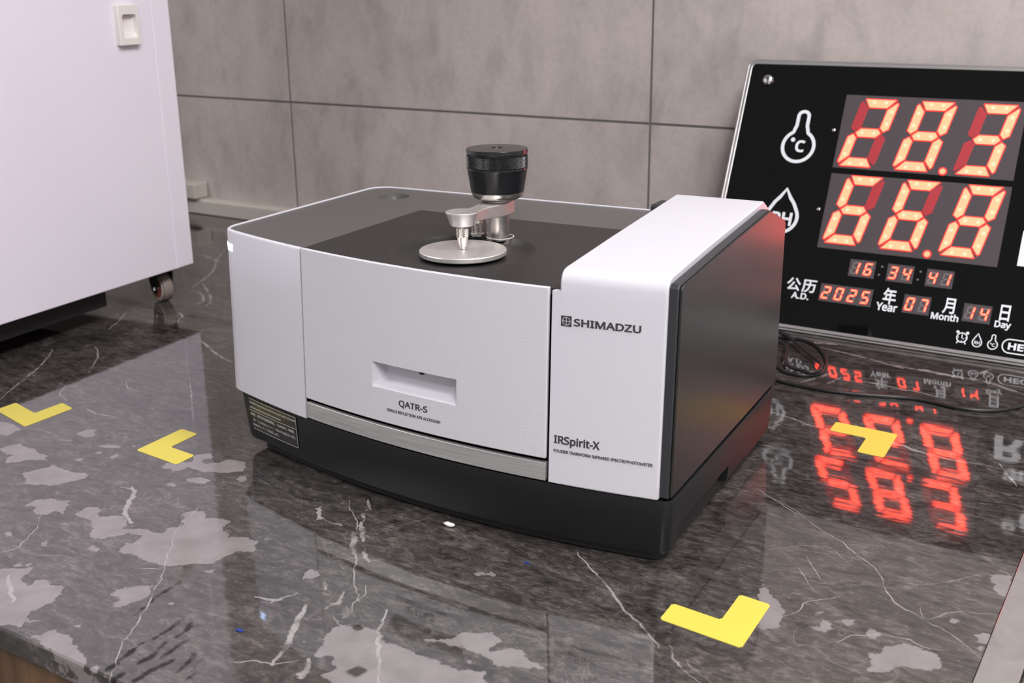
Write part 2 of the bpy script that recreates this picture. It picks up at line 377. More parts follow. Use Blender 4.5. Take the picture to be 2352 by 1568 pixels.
PATCHES=[
[(-0.1591,-0.0602),(-0.1599,-0.0492),(-0.1553,-0.0418),(-0.1475,-0.0465),(-0.1334,-0.045),(-0.132,-0.0487),(-0.1232,-0.048),(-0.1142,-0.0494),(-0.1066,-0.0559),(-0.1135,-0.0578),(-0.1201,-0.0617),(-0.123,-0.07),(-0.1309,-0.0746),(-0.1376,-0.0699),(-0.1385,-0.0616),(-0.1493,-0.0635)],
[(-0.1019,-0.0807),(-0.0973,-0.0696),(-0.0933,-0.0587),(-0.0722,-0.0589),(-0.0562,-0.0556),(-0.0513,-0.0629),(-0.0572,-0.0704),(-0.0627,-0.0816),(-0.0727,-0.0876),(-0.0808,-0.0924)],
[(-0.0484,-0.1148),(-0.0505,-0.1069),(-0.0424,-0.0984),(-0.0294,-0.0943),(-0.0178,-0.1056),(-0.0137,-0.1103),(-0.0237,-0.1091),(-0.0208,-0.1145),(-0.0316,-0.1191),(-0.042,-0.1147)],
[(-0.1352,-0.0058),(-0.134,0.0048),(-0.1252,0.0075),(-0.1167,-0.0022),(-0.1201,-0.009)],
[(-0.0073,-0.1047),(-0.0075,-0.0923),(-0.0008,-0.0893),(0.0115,-0.1005),(0.0252,-0.0888),(0.0384,-0.0981),(0.0437,-0.1033),(0.0511,-0.0956),(0.0602,-0.0951),(0.0693,-0.093),(0.0704,-0.0907),(0.0671,-0.086),(0.0718,-0.0782),(0.0638,-0.0692),(0.0586,-0.0653),(0.0604,-0.0589),(0.0687,-0.0557),(0.079,-0.0619),(0.086,-0.0559),(0.0979,-0.0557),(0.1007,-0.0675),(0.113,-0.0733),(0.1241,-0.0683),(0.1367,-0.0703),(0.1411,-0.0802),(0.1328,-0.0867),(0.1306,-0.1075),(0.1209,-0.1149),(0.1048,-0.126),(0.0827,-0.1258),(0.0774,-0.126),(0.0666,-0.1264),(0.059,-0.1169),(0.0645,-0.1136),(0.0618,-0.1023),(0.0522,-0.1048),(0.0443,-0.1128),(0.041,-0.1197),(0.0325,-0.1231),(0.0212,-0.1118),(0.0109,-0.106),(-0.0005,-0.1076)],
[(0.1079,-0.1672),(0.1059,-0.1604),(0.1125,-0.1497),(0.1201,-0.1464),(0.1241,-0.1522),(0.1268,-0.1612),(0.1246,-0.1702),(0.1198,-0.177),(0.1158,-0.173),(0.1177,-0.1666)],
[(0.0161,-0.1836),(0.0289,-0.1759),(0.0347,-0.1709),(0.0402,-0.1763),(0.0392,-0.1812),(0.044,-0.1853),(0.055,-0.1856),(0.0514,-0.1809),(0.0545,-0.1748),(0.0638,-0.1775),(0.0721,-0.1739),(0.079,-0.182),(0.0828,-0.1903),(0.0825,-0.1982),(0.0823,-0.2034),(0.085,-0.2105),(0.0897,-0.2113),(0.0937,-0.2077),(0.0973,-0.2116),(0.0896,-0.2151),(0.0913,-0.2201),(0.0759,-0.2245)],
[(0.0968,-0.2215),(0.1063,-0.2182),(0.1105,-0.2097),(0.1216,-0.2089),(0.1293,-0.2136),(0.1371,-0.2157),(0.1464,-0.219),(0.156,-0.2241),(0.1658,-0.2235),(0.1667,-0.2261),(0.1343,-0.2263)],
[(-0.0176,-0.018),(-0.0195,-0.0106),(-0.0054,0.002),(-0.0129,0.013),(-0.0051,0.022),(0.0033,0.016),(-0.0017,0.0086),(0.0052,0.0041),(0.0117,0.0079),(0.0179,0.0202),(0.0324,0.0245),(0.0443,0.0104),(0.0285,-0.0032),(0.0176,-0.0076),(0.0005,-0.0073),(0.0009,-0.0154)],
[(0.0136,-0.0222),(0.0224,-0.0141),(0.0345,-0.0138),(0.0334,-0.0225),(0.0246,-0.0257)],
[(-0.2171,-0.024),(-0.2016,-0.02),(-0.1835,-0.0245),(-0.1793,-0.0392),(-0.1895,-0.0429)],
[(-0.0945,-0.0151),(-0.0863,-0.0055),(-0.0799,-0.0041),(-0.077,-0.0084),(-0.0852,-0.0141)],
[(-0.0685,-0.0258),(-0.0701,-0.0179),(-0.0643,-0.0189),(-0.062,-0.0255)],
[(-0.088,-0.0249),(-0.0853,-0.0197),(-0.0801,-0.0238)],
[(-0.0877,-0.0416),(-0.0837,-0.0375),(-0.0816,-0.041)],
[(0.0099,-0.1463),(0.0101,-0.142),(0.0161,-0.1416),(0.0172,-0.1473)],
[(0.044,-0.1368),(0.0445,-0.1319),(0.05,-0.1308),(0.0534,-0.1358)],
[(-0.023,-0.1498),(-0.0231,-0.1443),(-0.0168,-0.1494),(-0.0178,-0.1517)],
[(-0.0496,-0.0913),(-0.0484,-0.0856),(-0.0431,-0.0913)],
[(0.1354,-0.1163),(0.1373,-0.1123),(0.1411,-0.1143),(0.1398,-0.1179)],
[(0.0092,-0.038),(0.0115,-0.0327),(0.0175,-0.0347),(0.0174,-0.0379)],
[(-0.1273,-0.0214),(-0.1263,-0.0175),(-0.1235,-0.0205)],
[(-0.0738,-0.0005),(-0.0713,0.0043),(-0.0665,-0.0008)],
[(-0.0942,0.0078),(-0.0917,0.0116),(-0.0887,0.0081)],
[(0.1157,-0.2018),(0.12,-0.1984),(0.1238,-0.2),(0.1194,-0.202)],
[(0.0476,-0.004),(0.0507,0.006),(0.0589,-0.0013),(0.0545,-0.0079)],
[(0.1459,-0.1549),(0.147,-0.1529),(0.1496,-0.1544)],
[(0.0227,-0.1743),(0.0298,-0.1681),(0.0316,-0.1708)],
[(0.5228,0.0082),(0.5264,0.0127),(0.5286,0.0207),(0.535,0.0292),(0.543,0.0317),(0.5543,0.0284),(0.5589,0.0213),(0.5594,0.0141),(0.5533,0.0094),(0.5416,0.0066),(0.5383,0.0034),(0.537,-0.0037),(0.5257,-0.0084),(0.5269,-0.0013)],
[(0.4451,0.048),(0.4437,0.0569),(0.4487,0.0501),(0.454,0.0424),(0.4638,0.0352),(0.4673,0.027),(0.468,0.0198),(0.4703,0.0114),(0.4683,0.0054),(0.4629,0.001),(0.4602,0.0053)],
[(0.4843,0.0199),(0.4901,0.0233),(0.4914,0.0302),(0.4964,0.0308),(0.4981,0.0233),(0.4955,0.017),(0.4894,0.0181)],
[(0.515,0.0288),(0.5172,0.0349),(0.5226,0.0334),(0.5216,0.0269),(0.518,0.0259)],
[(0.4998,0.0366),(0.5047,0.0395),(0.5079,0.0341),(0.5036,0.0315)],
[(0.4804,0.0374),(0.4875,0.0391),(0.486,0.0327)],
[(0.5688,0.0601),(0.5733,0.064),(0.5801,0.061),(0.5806,0.0522),(0.5732,0.0534)],
[(0.5719,0.0464),(0.575,0.0492),(0.5773,0.0479),(0.5748,0.0446)],
[(0.552,0.0692),(0.5547,0.0721),(0.5575,0.0689),(0.5549,0.0654)],
[(0.5641,0.1358),(0.5687,0.1411),(0.5746,0.1421),(0.5757,0.1394),(0.5775,0.1143),(0.5756,0.1116),(0.5716,0.1156),(0.5698,0.1226),(0.5652,0.1297)],
[(0.2505,-0.1208),(0.2554,-0.116),(0.2614,-0.1179),(0.2656,-0.1135),(0.2732,-0.1126),(0.2808,-0.1189),(0.2866,-0.1208),(0.3019,-0.1202),(0.3221,-0.1199),(0.3382,-0.1216),(0.3494,-0.1165),(0.3575,-0.1274),(0.2891,-0.1688),(0.2751,-0.1646),(0.2775,-0.1551),(0.2679,-0.1476),(0.2586,-0.1532),(0.257,-0.1439),(0.2518,-0.1328)],
[(0.2961,-0.1097),(0.3121,-0.1),(0.3166,-0.0901),(0.3313,-0.0813),(0.3398,-0.0851),(0.3405,-0.0908),(0.3382,-0.0966),(0.3409,-0.0992),(0.3507,-0.0882),(0.3561,-0.0875),(0.3592,-0.0924),(0.3741,-0.0951),(0.3755,-0.0975),(0.3525,-0.1065),(0.3296,-0.1017),(0.3119,-0.1055)],
[(0.1912,-0.0856),(0.1912,-0.08),(0.1962,-0.0793),(0.201,-0.0841),(0.2003,-0.0888),(0.1962,-0.0891)],
[(0.2844,-0.0307),(0.2852,-0.0258),(0.2892,-0.0268),(0.289,-0.0316)],
[(0.2912,-0.0255),(0.2925,-0.0215),(0.2962,-0.023),(0.2962,-0.0273)],
[(0.334,-0.1127),(0.336,-0.1081),(0.3385,-0.1149)]]
VEINS=[
([(0.0628,-0.0557),(0.0739,-0.0836),(0.093,-0.1075),(0.1098,-0.1273),(0.12,-0.141),(0.1381,-0.1672),(0.1522,-0.1905),(0.1564,-0.1995),(0.1691,-0.214),(0.1778,-0.2256)],1),
([(-0.0073,-0.0546),(0.0008,-0.0593),(0.0126,-0.0748),(0.0233,-0.0864),(0.0384,-0.094)],3.6),
([(-0.0136,-0.0583),(-0.0055,-0.0562)],1.2),
([(0.0318,-0.1856),(0.0452,-0.1942),(0.0618,-0.2029)],2.8),
([(-0.1459,0.1309),(-0.1137,0.1023),(-0.0726,0.0665)],1.3),
([(-0.0265,-0.1197),(-0.0108,-0.1343),(-0.0027,-0.1491),(0.0026,-0.1601),(-0.0015,-0.1687)],0.8),
([(0.0239,-0.1581),(0.0436,-0.1478)],0.6),
([(0.0918,-0.1367),(0.1091,-0.1283)],0.7),
([(-0.1731,0.0365),(-0.1593,0.0338),(-0.1434,0.0352)],1.4),
([(0.148,0.0115),(0.1554,0.0018),(0.1623,-0.0024),(0.1734,-0.0118),(0.1825,-0.022),(0.19,-0.0351),(0.1998,-0.0461),(0.2088,-0.0547),(0.2163,-0.0661),(0.2299,-0.0817),(0.2398,-0.0902),(0.2423,-0.0988),(0.2506,-0.1075)],1),
([(0.1821,-0.026),(0.1875,-0.0316),(0.1941,-0.04),(0.2002,-0.0459)],4.2),
([(0.178,-0.0117),(0.1855,-0.0202),(0.1947,-0.0298)],3.4),
([(0.1371,-0.0091),(0.143,-0.0166),(0.1482,-0.021)],3),
([(0.2048,-0.0407),(0.2096,-0.0473),(0.2157,-0.0518)],2.6),
([(0.1536,-0.021),(0.1599,-0.022),(0.167,-0.0209)],1.8),
([(0.1692,-0.001),(0.1757,-0.0065),(0.1689,0.0043),(0.1702,-0.0031)],1.2),
([(0.1596,0.0184),(0.1682,0.0094)],2),
([(0.2188,-0.1149),(0.2245,-0.1251),(0.2306,-0.1383),(0.238,-0.1518),(0.2442,-0.1686)],3.6),
([(0.2286,-0.0908),(0.2335,-0.1021),(0.2309,-0.1086)],2.6),
([(0.2414,-0.1033),(0.2486,-0.1106),(0.2431,-0.1081)],2),
([(0.2411,-0.1151),(0.2499,-0.1202)],1.2),
([(0.2358,-0.0781),(0.2411,-0.0854),(0.2421,-0.0929)],0.9),
([(0.2647,-0.0942),(0.2711,-0.1065),(0.2757,-0.1166),(0.2856,-0.1283),(0.295,-0.1395),(0.3076,-0.156)],2.2),
([(0.2266,-0.1793),(0.234,-0.1731),(0.2445,-0.1701),(0.2531,-0.1616)],0.9),
([(0.1868,-0.1221),(0.1933,-0.1213),(0.1994,-0.1186),(0.2016,-0.1132),(0.2047,-0.1073)],2),
([(0.21,-0.0873),(0.2146,-0.0919)],2.5),
([(0.2601,-0.1573),(0.2657,-0.1671),(0.2655,-0.1705)],3.5),
([(0.3282,0.0273),(0.3433,0.0153),(0.3566,0.0059),(0.3736,-0.0086),(0.3877,-0.021),(0.4002,-0.0284),(0.4104,-0.0367),(0.4198,-0.0438)],1.6),
([(0.4059,0.1728),(0.4244,0.1653),(0.4575,0.1399),(0.4687,0.1335),(0.4858,0.1187),(0.502,0.1047),(0.5119,0.0854),(0.5226,0.0705),(0.533,0.0653),(0.5442,0.0596),(0.56,0.0512),(0.5808,0.0335)],0.9),
([(0.4692,0.0231),(0.4749,0.0341),(0.4751,0.0445),(0.4878,0.0574)],0.8),
([(0.5045,0.0131),(0.5094,0.023),(0.5179,0.0282),(0.5255,0.0327),(0.5378,0.0355),(0.5483,0.0315),(0.559,0.0357)],0.9),
([(0.4259,-0.0413),(0.4332,-0.0524),(0.4416,-0.0582),(0.4522,-0.0644)],1.3),
([(0.4412,-0.052),(0.4575,-0.0611)],1),
([(0.4591,0.0819),(0.4723,0.0643)],0.7),
([(0.4585,0.0993),(0.4753,0.0744)],0.6),
([(0.5156,0.0987),(0.5322,0.1031),(0.5576,0.1323)],0.6),
([(0.4344,0.0972),(0.4491,0.1122),(0.4664,0.1195),(0.4798,0.109)],0.6),
([(0.5361,0.071),(0.5425,0.0623),(0.5523,0.0782),(0.5743,0.0889)],0.6),
([(0.351,0.3361),(0.3702,0.3315),(0.3881,0.3235),(0.4039,0.3238),(0.4322,0.3228),(0.4611,0.3199),(0.481,0.3125),(0.4993,0.31),(0.5123,0.3099),(0.529,0.312),(0.5574,0.3088),(0.567,0.3072)],3),
([(0.5389,0.3179),(0.5556,0.286)],2),
([(0.394,0.1827),(0.4117,0.1703),(0.4313,0.158)],0.9),
([(0.4078,0.5184),(0.4254,0.5149),(0.4418,0.5155),(0.4585,0.5134),(0.4746,0.5127),(0.4905,0.5119),(0.5072,0.5049),(0.5293,0.4935)],5.5),
([(0.4848,0.5303),(0.4903,0.5484)],4),
([(0.3287,0.5373),(0.3458,0.5328),(0.3664,0.5282),(0.3833,0.5242),(0.3972,0.5187),(0.4167,0.5123)],3),
([(0.3178,0.5484),(0.339,0.5532)],5),
([(0.3481,0.4256),(0.355,0.442),(0.362,0.4587)],3),
([(0.3695,0.4341),(0.3755,0.454)],2),
([(0.398,0.4549),(0.411,0.4544),(0.4317,0.4526)],2),
([(0.4254,0.4486),(0.4404,0.4519),(0.4614,0.4482)],2),
([(-0.5505,0.5127),(-0.5253,0.5116),(-0.4934,0.4996),(-0.4753,0.5025)],3.5),
([(-0.5288,0.5487),(-0.4934,0.4996),(-0.4552,0.4569),(-0.4314,0.4169),(-0.4143,0.3823)],3),
([(-0.3984,0.373),(-0.3755,0.3624),(-0.3553,0.3451),(-0.35,0.3313)],3),
([(-0.242,0.2335),(-0.2061,0.2149),(-0.1773,0.2024),(-0.1591,0.1968)],2.6),
([(-0.4145,0.4009),(-0.3547,0.3569),(-0.336,0.3338)],3),
([(-0.3165,0.1591),(-0.3021,0.1503),(-0.2821,0.133),(-0.2574,0.1041)],1.6),
([(-0.3495,0.1312),(-0.3335,0.1153),(-0.3118,0.0877),(-0.2913,0.0544),(-0.2634,0.0115)],2),
([(-0.394,0.2625),(-0.3775,0.241),(-0.3567,0.2087)],2.2),
([(-0.2018,0.1033),(-0.1884,0.0933),(-0.1738,0.0914)],1.5),
([(-0.2418,0.0655),(-0.2282,0.0491),(-0.2104,0.0427)],1.2),
([(-0.1724,0.0358),(-0.1565,0.0327),(-0.1439,0.0355)],1.5),
([(-0.3138,0.2678),(-0.3265,0.2859),(-0.3403,0.2936)],2.5)]
DARK_VEINS=[
([(0.1706,-0.2217),(0.1682,-0.208),(0.1661,-0.1914)],2),
([(0.1794,-0.2121),(0.1817,-0.2021),(0.1765,-0.1851)],2.2),
([(0.1878,-0.2006),(0.1857,-0.1863),(0.1857,-0.1749)],2),
([(0.1782,-0.1795),(0.1777,-0.1704),(0.1733,-0.1634)],2.6),
([(0.1683,-0.1877),(0.1684,-0.1736),(0.1636,-0.1544)],1.6),
([(0.1918,-0.2213),(0.1919,-0.2109),(0.1942,-0.1967)],2.2),
([(0.2054,-0.2027),(0.2033,-0.1912),(0.1965,-0.1821)],2),
([(0.2149,-0.2073),(0.2139,-0.1955)],2),
([(0.1391,-0.1767),(0.1334,-0.1572),(0.1306,-0.1318)],1.2),
([(0.1811,-0.2277),(0.1807,-0.2197)],2.5),
([(0.287,-0.1526),(0.2911,-0.1501)],7),
([(0.2597,-0.1171),(0.2629,-0.117)],5),
([(0.2893,0.0293),(0.2955,0.0306)],1)]
CABLE_LONG=[(0.3540,0.3905),(0.3673,0.3865),(0.3819,0.3846),(0.4020,0.3831),(0.4210,0.3851),(0.4430,0.3899),(0.4645,0.3957),(0.4791,0.3970),(0.4941,0.3948),(0.5127,0.3911),(0.5301,0.3929),(0.5434,0.3996),(0.5529,0.4091),(0.5627,0.4235),(0.5836,0.4646)]
CABLE_LOOP=[(0.3446,0.4277),(0.3557,0.4166),(0.3684,0.4148),(0.3791,0.4201),(0.3848,0.4312),(0.3845,0.4499),(0.3805,0.4694),(0.3735,0.4882),(0.3612,0.5098),(0.3476,0.5222),(0.3359,0.5261),(0.3259,0.5236),(0.3188,0.5250)]
CABLE_INNER=[(0.3186,0.5274),(0.3322,0.5143),(0.3482,0.4912),(0.3629,0.4710),(0.3750,0.4550),(0.3820,0.4414),(0.3841,0.4257),(0.3795,0.4173),(0.3706,0.4169),(0.3596,0.4218),(0.3517,0.4304),(0.3449,0.4487),(0.3412,0.4692),(0.3373,0.4834),(0.3316,0.4923)]

# ================================================================== the room
def wf(s, t, z=0.0): return WROT @ Vector((s, t, z))
def structure(name, bm, material, label, **kw):
    o = obj(name, bm, material, **kw); o.matrix_world = WROT; o['kind'] = 'structure'; o['label'] = label; return o
RX0, RX1, RT0 = -2.4, 2.6, -3.0
bm = bmesh.new(); box(bm, RX0-.1, RX1+.1, RT0-.1, WALL_T+.1, FLOOR-.1, FLOOR); structure('floor', bm, 'floor', 'grey floor of the room below the bench')
bm = bmesh.new(); box(bm, RX0-.1, RX1+.1, RT0-.1, WALL_T+.1, CEIL, CEIL+.1); structure('ceiling', bm, 'ceiling', 'white painted ceiling above the bench')
bm = bmesh.new(); box(bm, RX0-.1, RX0, RT0, WALL_T+.1, FLOOR, CEIL); structure('wall_left', bm, 'wall_plain', 'pale painted side wall left of the bench')
bm = bmesh.new(); box(bm, RX1, RX1+.1, RT0, WALL_T+.1, FLOOR, CEIL); structure('wall_right', bm, 'wall_plain', 'pale painted side wall right of the bench')
bm = bmesh.new(); box(bm, RX0-.1, RX1+.1, RT0-.1, RT0, FLOOR, CEIL); structure('wall_front', bm, 'wall_plain', 'pale painted wall behind the camera')
bm = bmesh.new(); box(bm, RX0, RX1, WALL_T+.0012, WALL_T+.1, FLOOR, CEIL)
wall_back = structure('wall_back', bm, 'grout', 'wall behind the bench clad in large concrete-grey tiles')
# tiles 600 mm wide, joints where the photo shows them
TX = [-2.3641, -1.7641, -1.1641, -0.5641, 0.0364, 0.6364, 1.2364, 1.8364, 2.4364]
TZ = [FLOOR, -0.4125, 0.1875, 0.7875, 1.3875, CEIL]
for i in range(len(TX)-1):
    for j in range(1, len(TZ)-1):
        bm = bmesh.new(); g = 0.0015
        x0, x1, z0, z1 = TX[i]+g, TX[i+1]-g, TZ[j]+g, TZ[j+1]-g
        box(bm, x0, x1, WALL_T, WALL_T+.0011, z0, z1)
        o = obj('tile', bm, 'tile', wall_back, bevel=0.0004, bseg=1, world=False)

# unseen ceiling lamps: panel bodies around the area lights
LAMP_LABEL = ['long ceiling lamp panel over the right side of the room', 'narrow ceiling lamp panel over the right end of the bench', 'long ceiling lamp panel over the left side of the room']
for k, (ls, lt, lx, ly, lw) in enumerate(LAMPS):
    t = empty('unseen_ceiling_lamp', WROT @ Matrix.Translation((ls, lt, CEIL)), LAMP_LABEL[k], 'lamp', 'ceiling lamps')
    bm = bmesh.new()
    for a in ((-lx/2, lx/2, -ly/2, -ly/2+.02), (-lx/2, lx/2, ly/2-.02, ly/2), (-lx/2, -lx/2+.02, -ly/2+.02, ly/2-.02), (lx/2-.02, lx/2, -ly/2+.02, ly/2-.02)):
        box(bm, *a, -.03, 0)
    obj('lamp_frame', bm, 'lamp_frame', t, world=False)
    bm = bmesh.new(); box(bm, -lx/2+.02, lx/2-.02, -ly/2+.02, ly/2-.02, -.024, 0); obj('diffuser', bm, 'lamp', t, world=False)

# ================================================================== the bench
SEAM = 0.5765; STRIP_W = 0.0215; THICK = 0.016
def grid_slab(s0, s1, t0, t1, ds, attrs):
    ns = int(round((s1-s0)/ds)); nt = int(round((t1-t0)/ds))
    S = np.linspace(s0, s1, ns+1); T = np.linspace(t0, t1, nt+1)
    SS, TT = np.meshgrid(S, T); P = np.stack([SS.ravel(), TT.ravel()], 1)
    # the front edge of the stone is eased
    Z = np.zeros(len(P))
    idx = np.arange((ns+1)*(nt+1)).reshape(nt+1, ns+1)
    q = np.stack([idx[:-1, :-1], idx[:-1, 1:], idx[1:, 1:], idx[1:, :-1]], -1).reshape(-1, 4)
    nv = len(P)
    verts = np.concatenate([np.column_stack([P, Z])])
    # border ring below: eased edge then vertical then bottom
    border = np.concatenate([idx[0, :-1], idx[:-1, -1], idx[-1, :0:-1], idx[:0:-1, 0]])
    off = []
    cs, ct = (s0+s1)/2, (t0+t1)/2
    rings = [border]
    faces = q.tolist()
    cur = nv; vl = [verts]
    for (dz, out) in ((-.0012, .0010), (-.003, .0014), (-THICK+.002, .0014), (-THICK, .0004)):
        B = P[border].copy()
        front = np.abs(B[:, 1]-t0) < 1e-9
        B[front, 1] -= out
        vl.append(np.column_stack([B, np.full(len(B), dz)]))
        ring = np.arange(cur, cur+len(B)); cur += len(B)
        a = rings[-1]; 
        faces += np.stack([a, ring, np.roll(ring, -1), np.roll(a, -1)], -1).tolist()
        rings.append(ring)
    faces.append(rings[-1][::-1].tolist())
    V = np.concatenate(vl)
    me = bpy.data.meshes.new('worktop'); me.from_pydata(V.tolist(), [], faces); me.update()
    if attrs:
        XY = V[:, :2]
        for name, arr in attrs(XY).items():
            at = me.attributes.new(name, 'FLOAT', 'POINT'); at.data.foreach_set('value', arr.astype(np.float32))
    return me
def seg_dist(XY, a, b):
    a = np.array(a); b = np.array(b); d = b-a; l2 = max(d@d, 1e-12)
    u = np.clip(((XY-a)@d)/l2, 0, 1); return np.linalg.norm(XY-a-u[:, None]*d, axis=1), u
def sdf_attrs(XY):
    big = 0.03; n = len(XY)
    patch = np.full(n, big)
    for pl in PATCHES:
        p = np.array(pl); lo = p.min(0)-big; hi = p.max(0)+big
        k = np.where(((XY >= lo) & (XY <= hi)).all(1))[0]
        if not len(k): continue
        X = XY[k]; d = np.full(len(k), big); ins = np.zeros(len(k), bool)
        for i in range(len(p)):
            a, b = p[i], p[(i+1) % len(p)]
            d = np.minimum(d, seg_dist(X, a, b)[0])
            c = ((a[1] > X[:, 1]) != (b[1] > X[:, 1])) & (X[:, 0] < (b[0]-a[0])*(X[:, 1]-a[1])/((b[1]-a[1]) or 1e-12)+a[0])
            ins ^= c
        patch[k] = np.minimum(patch[k], np.where(ins, -d, d))
    rv = random.Random(11)
    def wavy(pl, wmm):
        p = [(q.x, q.y) for q in spline([(x, y, 0) for x, y in pl], 5)]; out = [p[0]]
        for a, c in zip(p[:-1], p[1:]):
            l = math.hypot(c[0]-a[0], c[1]-a[1]); k = max(1, int(l/.0045))
            for i in range(1, k+1): out.append((a[0]+(c[0]-a[0])*i/k+rv.uniform(-1, 1)*.0007, a[1]+(c[1]-a[1])*i/k+rv.uniform(-1, 1)*.0007))
        return out, wmm
    VV = [wavy(*v) for v in VEINS]
    # veins that come close to each other go into different sets, so that their signed sides never meet
    sets = [[] for _ in range(4)]
    def dense(pl):
        p = np.array(pl); out = [p[0]]
        for a, c in zip(p[:-1], p[1:]):
            k = max(2, int(np.linalg.norm(c-a)/.003)); out += [a+(c-a)*t for t in np.linspace(0, 1, k)[1:]]
        return np.array(out)
    dn = [dense(v[0]) for v in VEINS]
    for i, v in enumerate(VEINS):
        best = None
        for s in range(4):
            gap = min([np.min(np.linalg.norm(dn[i][:, None]-dn[j][None], axis=2)) for j in sets[s]] or [9.0])
            if best is None or gap > best[0]: best = (gap, s)
            if gap > .014: best = (gap, s); break
        sets[best[1]].append(i)
    res = {'patch': patch}
    jobs = [([VV[i] for i in sets[s]], 'vein_%d' % s) for s in range(4)]+[([(p, w*1.7) for p, w in DARK_VEINS], 'dark')]
    for lines, nm in jobs:
        arr = np.full(n, big); side = np.full(n, 40.0)
        for pl, wmm in lines:
            p = np.array(pl); lo = p.min(0)-big; hi = p.max(0)+big
            k = np.where(((XY >= lo) & (XY <= hi)).all(1))[0]
            if not len(k): continue
            X = XY[k]; d = np.full(len(k), big); sd = np.full(len(k), 40.0); m = len(p)-1
            for i in range(m):
                dd, u = seg_dist(X, p[i], p[i+1])
                pos = (i+u)/m                                   # taper towards both ends
                hw = wmm*0.0005*(0.45+0.55*np.sin(np.pi*np.clip(pos, 0.05, 0.95)))
                dr = (p[i+1]-p[i])/max(np.linalg.norm(p[i+1]-p[i]), 1e-9); perp = dr[0]*(X[:, 1]-p[i][1])-dr[1]*(X[:, 0]-p[i][0])
                better = dd-hw < d; sd = np.where(better, perp/hw, sd)
                d = np.minimum(d, dd-hw)
            side[k] = np.where(d < arr[k], np.clip(sd, -40, 40), side[k])
            arr[k] = np.minimum(arr[k], d)
        res[nm] = arr
        if nm != 'dark': res[nm.replace('vein_', 'vein_side_')] = side
    return res
me = grid_slab(-1.05, SEAM, BENCH_T, WALL_T, 0.0020, sdf_attrs)
top = mobj('worktop', me, 'marble'); top.matrix_world = WROT
tag(top, 'polished dark marble worktop with pale patches and white veins', 'worktop')
bm = bmesh.new(); box(bm, SEAM+.0004, SEAM+STRIP_W, BENCH_T-.0014, WALL_T, -THICK, 0)
obj('stone_strip', bm, 'pale_stone', top, bevel=.0003, world=False, label='pale plain stone strip let into the worktop')
bm = bmesh.new(); box(bm, SEAM+STRIP_W+.0004, RX1, BENCH_T-.0014, WALL_T, -THICK, 0)
obj('stone_slab', bm, 'marble_edge', top, bevel=.001, world=False)
bm = bmesh.new(); box(bm, RX0, -1.0504, BENCH_T-.0014, WALL_T, -THICK, 0)
obj('stone_slab', bm, 'marble_edge', top, bevel=.001, world=False)
bc = empty('bench_cabinet', WROT @ Matrix.Translation((0, 0.25, FLOOR)), 'brown wooden bench cabinet under the marble worktop', 'cabinet')
bm = bmesh.new(); box(bm, RX0+.002, RX1-.002, BENCH_T+.028-.25, WALL_T-.252, 0.08, -FLOOR-THICK); obj('carcass', bm, 'wood', bc, world=False)
bm = bmesh.new(); box(bm, RX0+.002, RX1-.002, BENCH_T+.07-.25, WALL_T-.252, 0, 0.0796); obj('plinth', bm, 'black_base', bc, world=False)
x = RX0+.002
while x < RX1-.2:
    bm = bmesh.new(); box(bm, x+.002, min(x+.60, RX1-.004)-.002, BENCH_T+.006-.25, BENCH_T+.0278-.25, .085, -FLOOR-THICK-.001)
    o = obj('door', bm, 'wood', bc, bevel=.001, world=False); x += .60

# ================================================================== spectrophotometer
SX0, SXR = -0.0047, 0.390
XA, XB = 0.0964, 0.3080            # accessory opening
ZT, ZP, ZD = 0.1765, 0.0475, 0.0638
YR = 0.2725                        # rear of the left housing
def yf(x, z): return .0248*((x-.2742)/.195)**2 + .0078*(z/.17)
spec = empty('spectrophotometer', Matrix.Translation((0.195, 0.125, 0)), 'white and black benchtop infrared spectrophotometer with clamp knob on top', 'instrument')

def bent_panel(name, x0, x1, z0, z1, th, material, r=0.0, off=0.0, parent=spec, bevel=.0008, step=.006, ztop=None):
    """flat outline bent onto the bowed front, thickness th backwards"""
    bm = bmesh.new()
    pts = rrect(x0, x1, z0, z1, r) if r else [(x0, z0), (x1, z0), (x1, z1), (x0, z1)]
    prism(bm, pts, 0, th, lambda p, h: (p[0], h, p[1]))
    x = x0+step
    while x < x1-step*.3:
        bmesh.ops.bisect_plane(bm, geom=bm.verts[:]+bm.edges[:]+bm.faces[:], plane_co=(x, 0, 0), plane_no=(1, 0, 0)); x += step
    for v in bm.verts: v.co.y += yf(v.co.x, v.co.z)+off
    return obj(name, bm, material, parent, smooth=25, bevel=bevel)
def front_text(body, x0, x1, z0, z1, material, parent, name='lettering', bold=0.0, base=None, off=-.0002, space=1.0):
    bm = text_bm(body, x1-x0, z1-z0, bold, .0003, space=space)
    for v in bm.verts:
        x, z = x0+v.co.x, z0+v.co.y
        v.co = Vector((x, (base or yf)(x, z)+off-v.co.z+.0002, z))
    return obj(name, bm, material, parent)

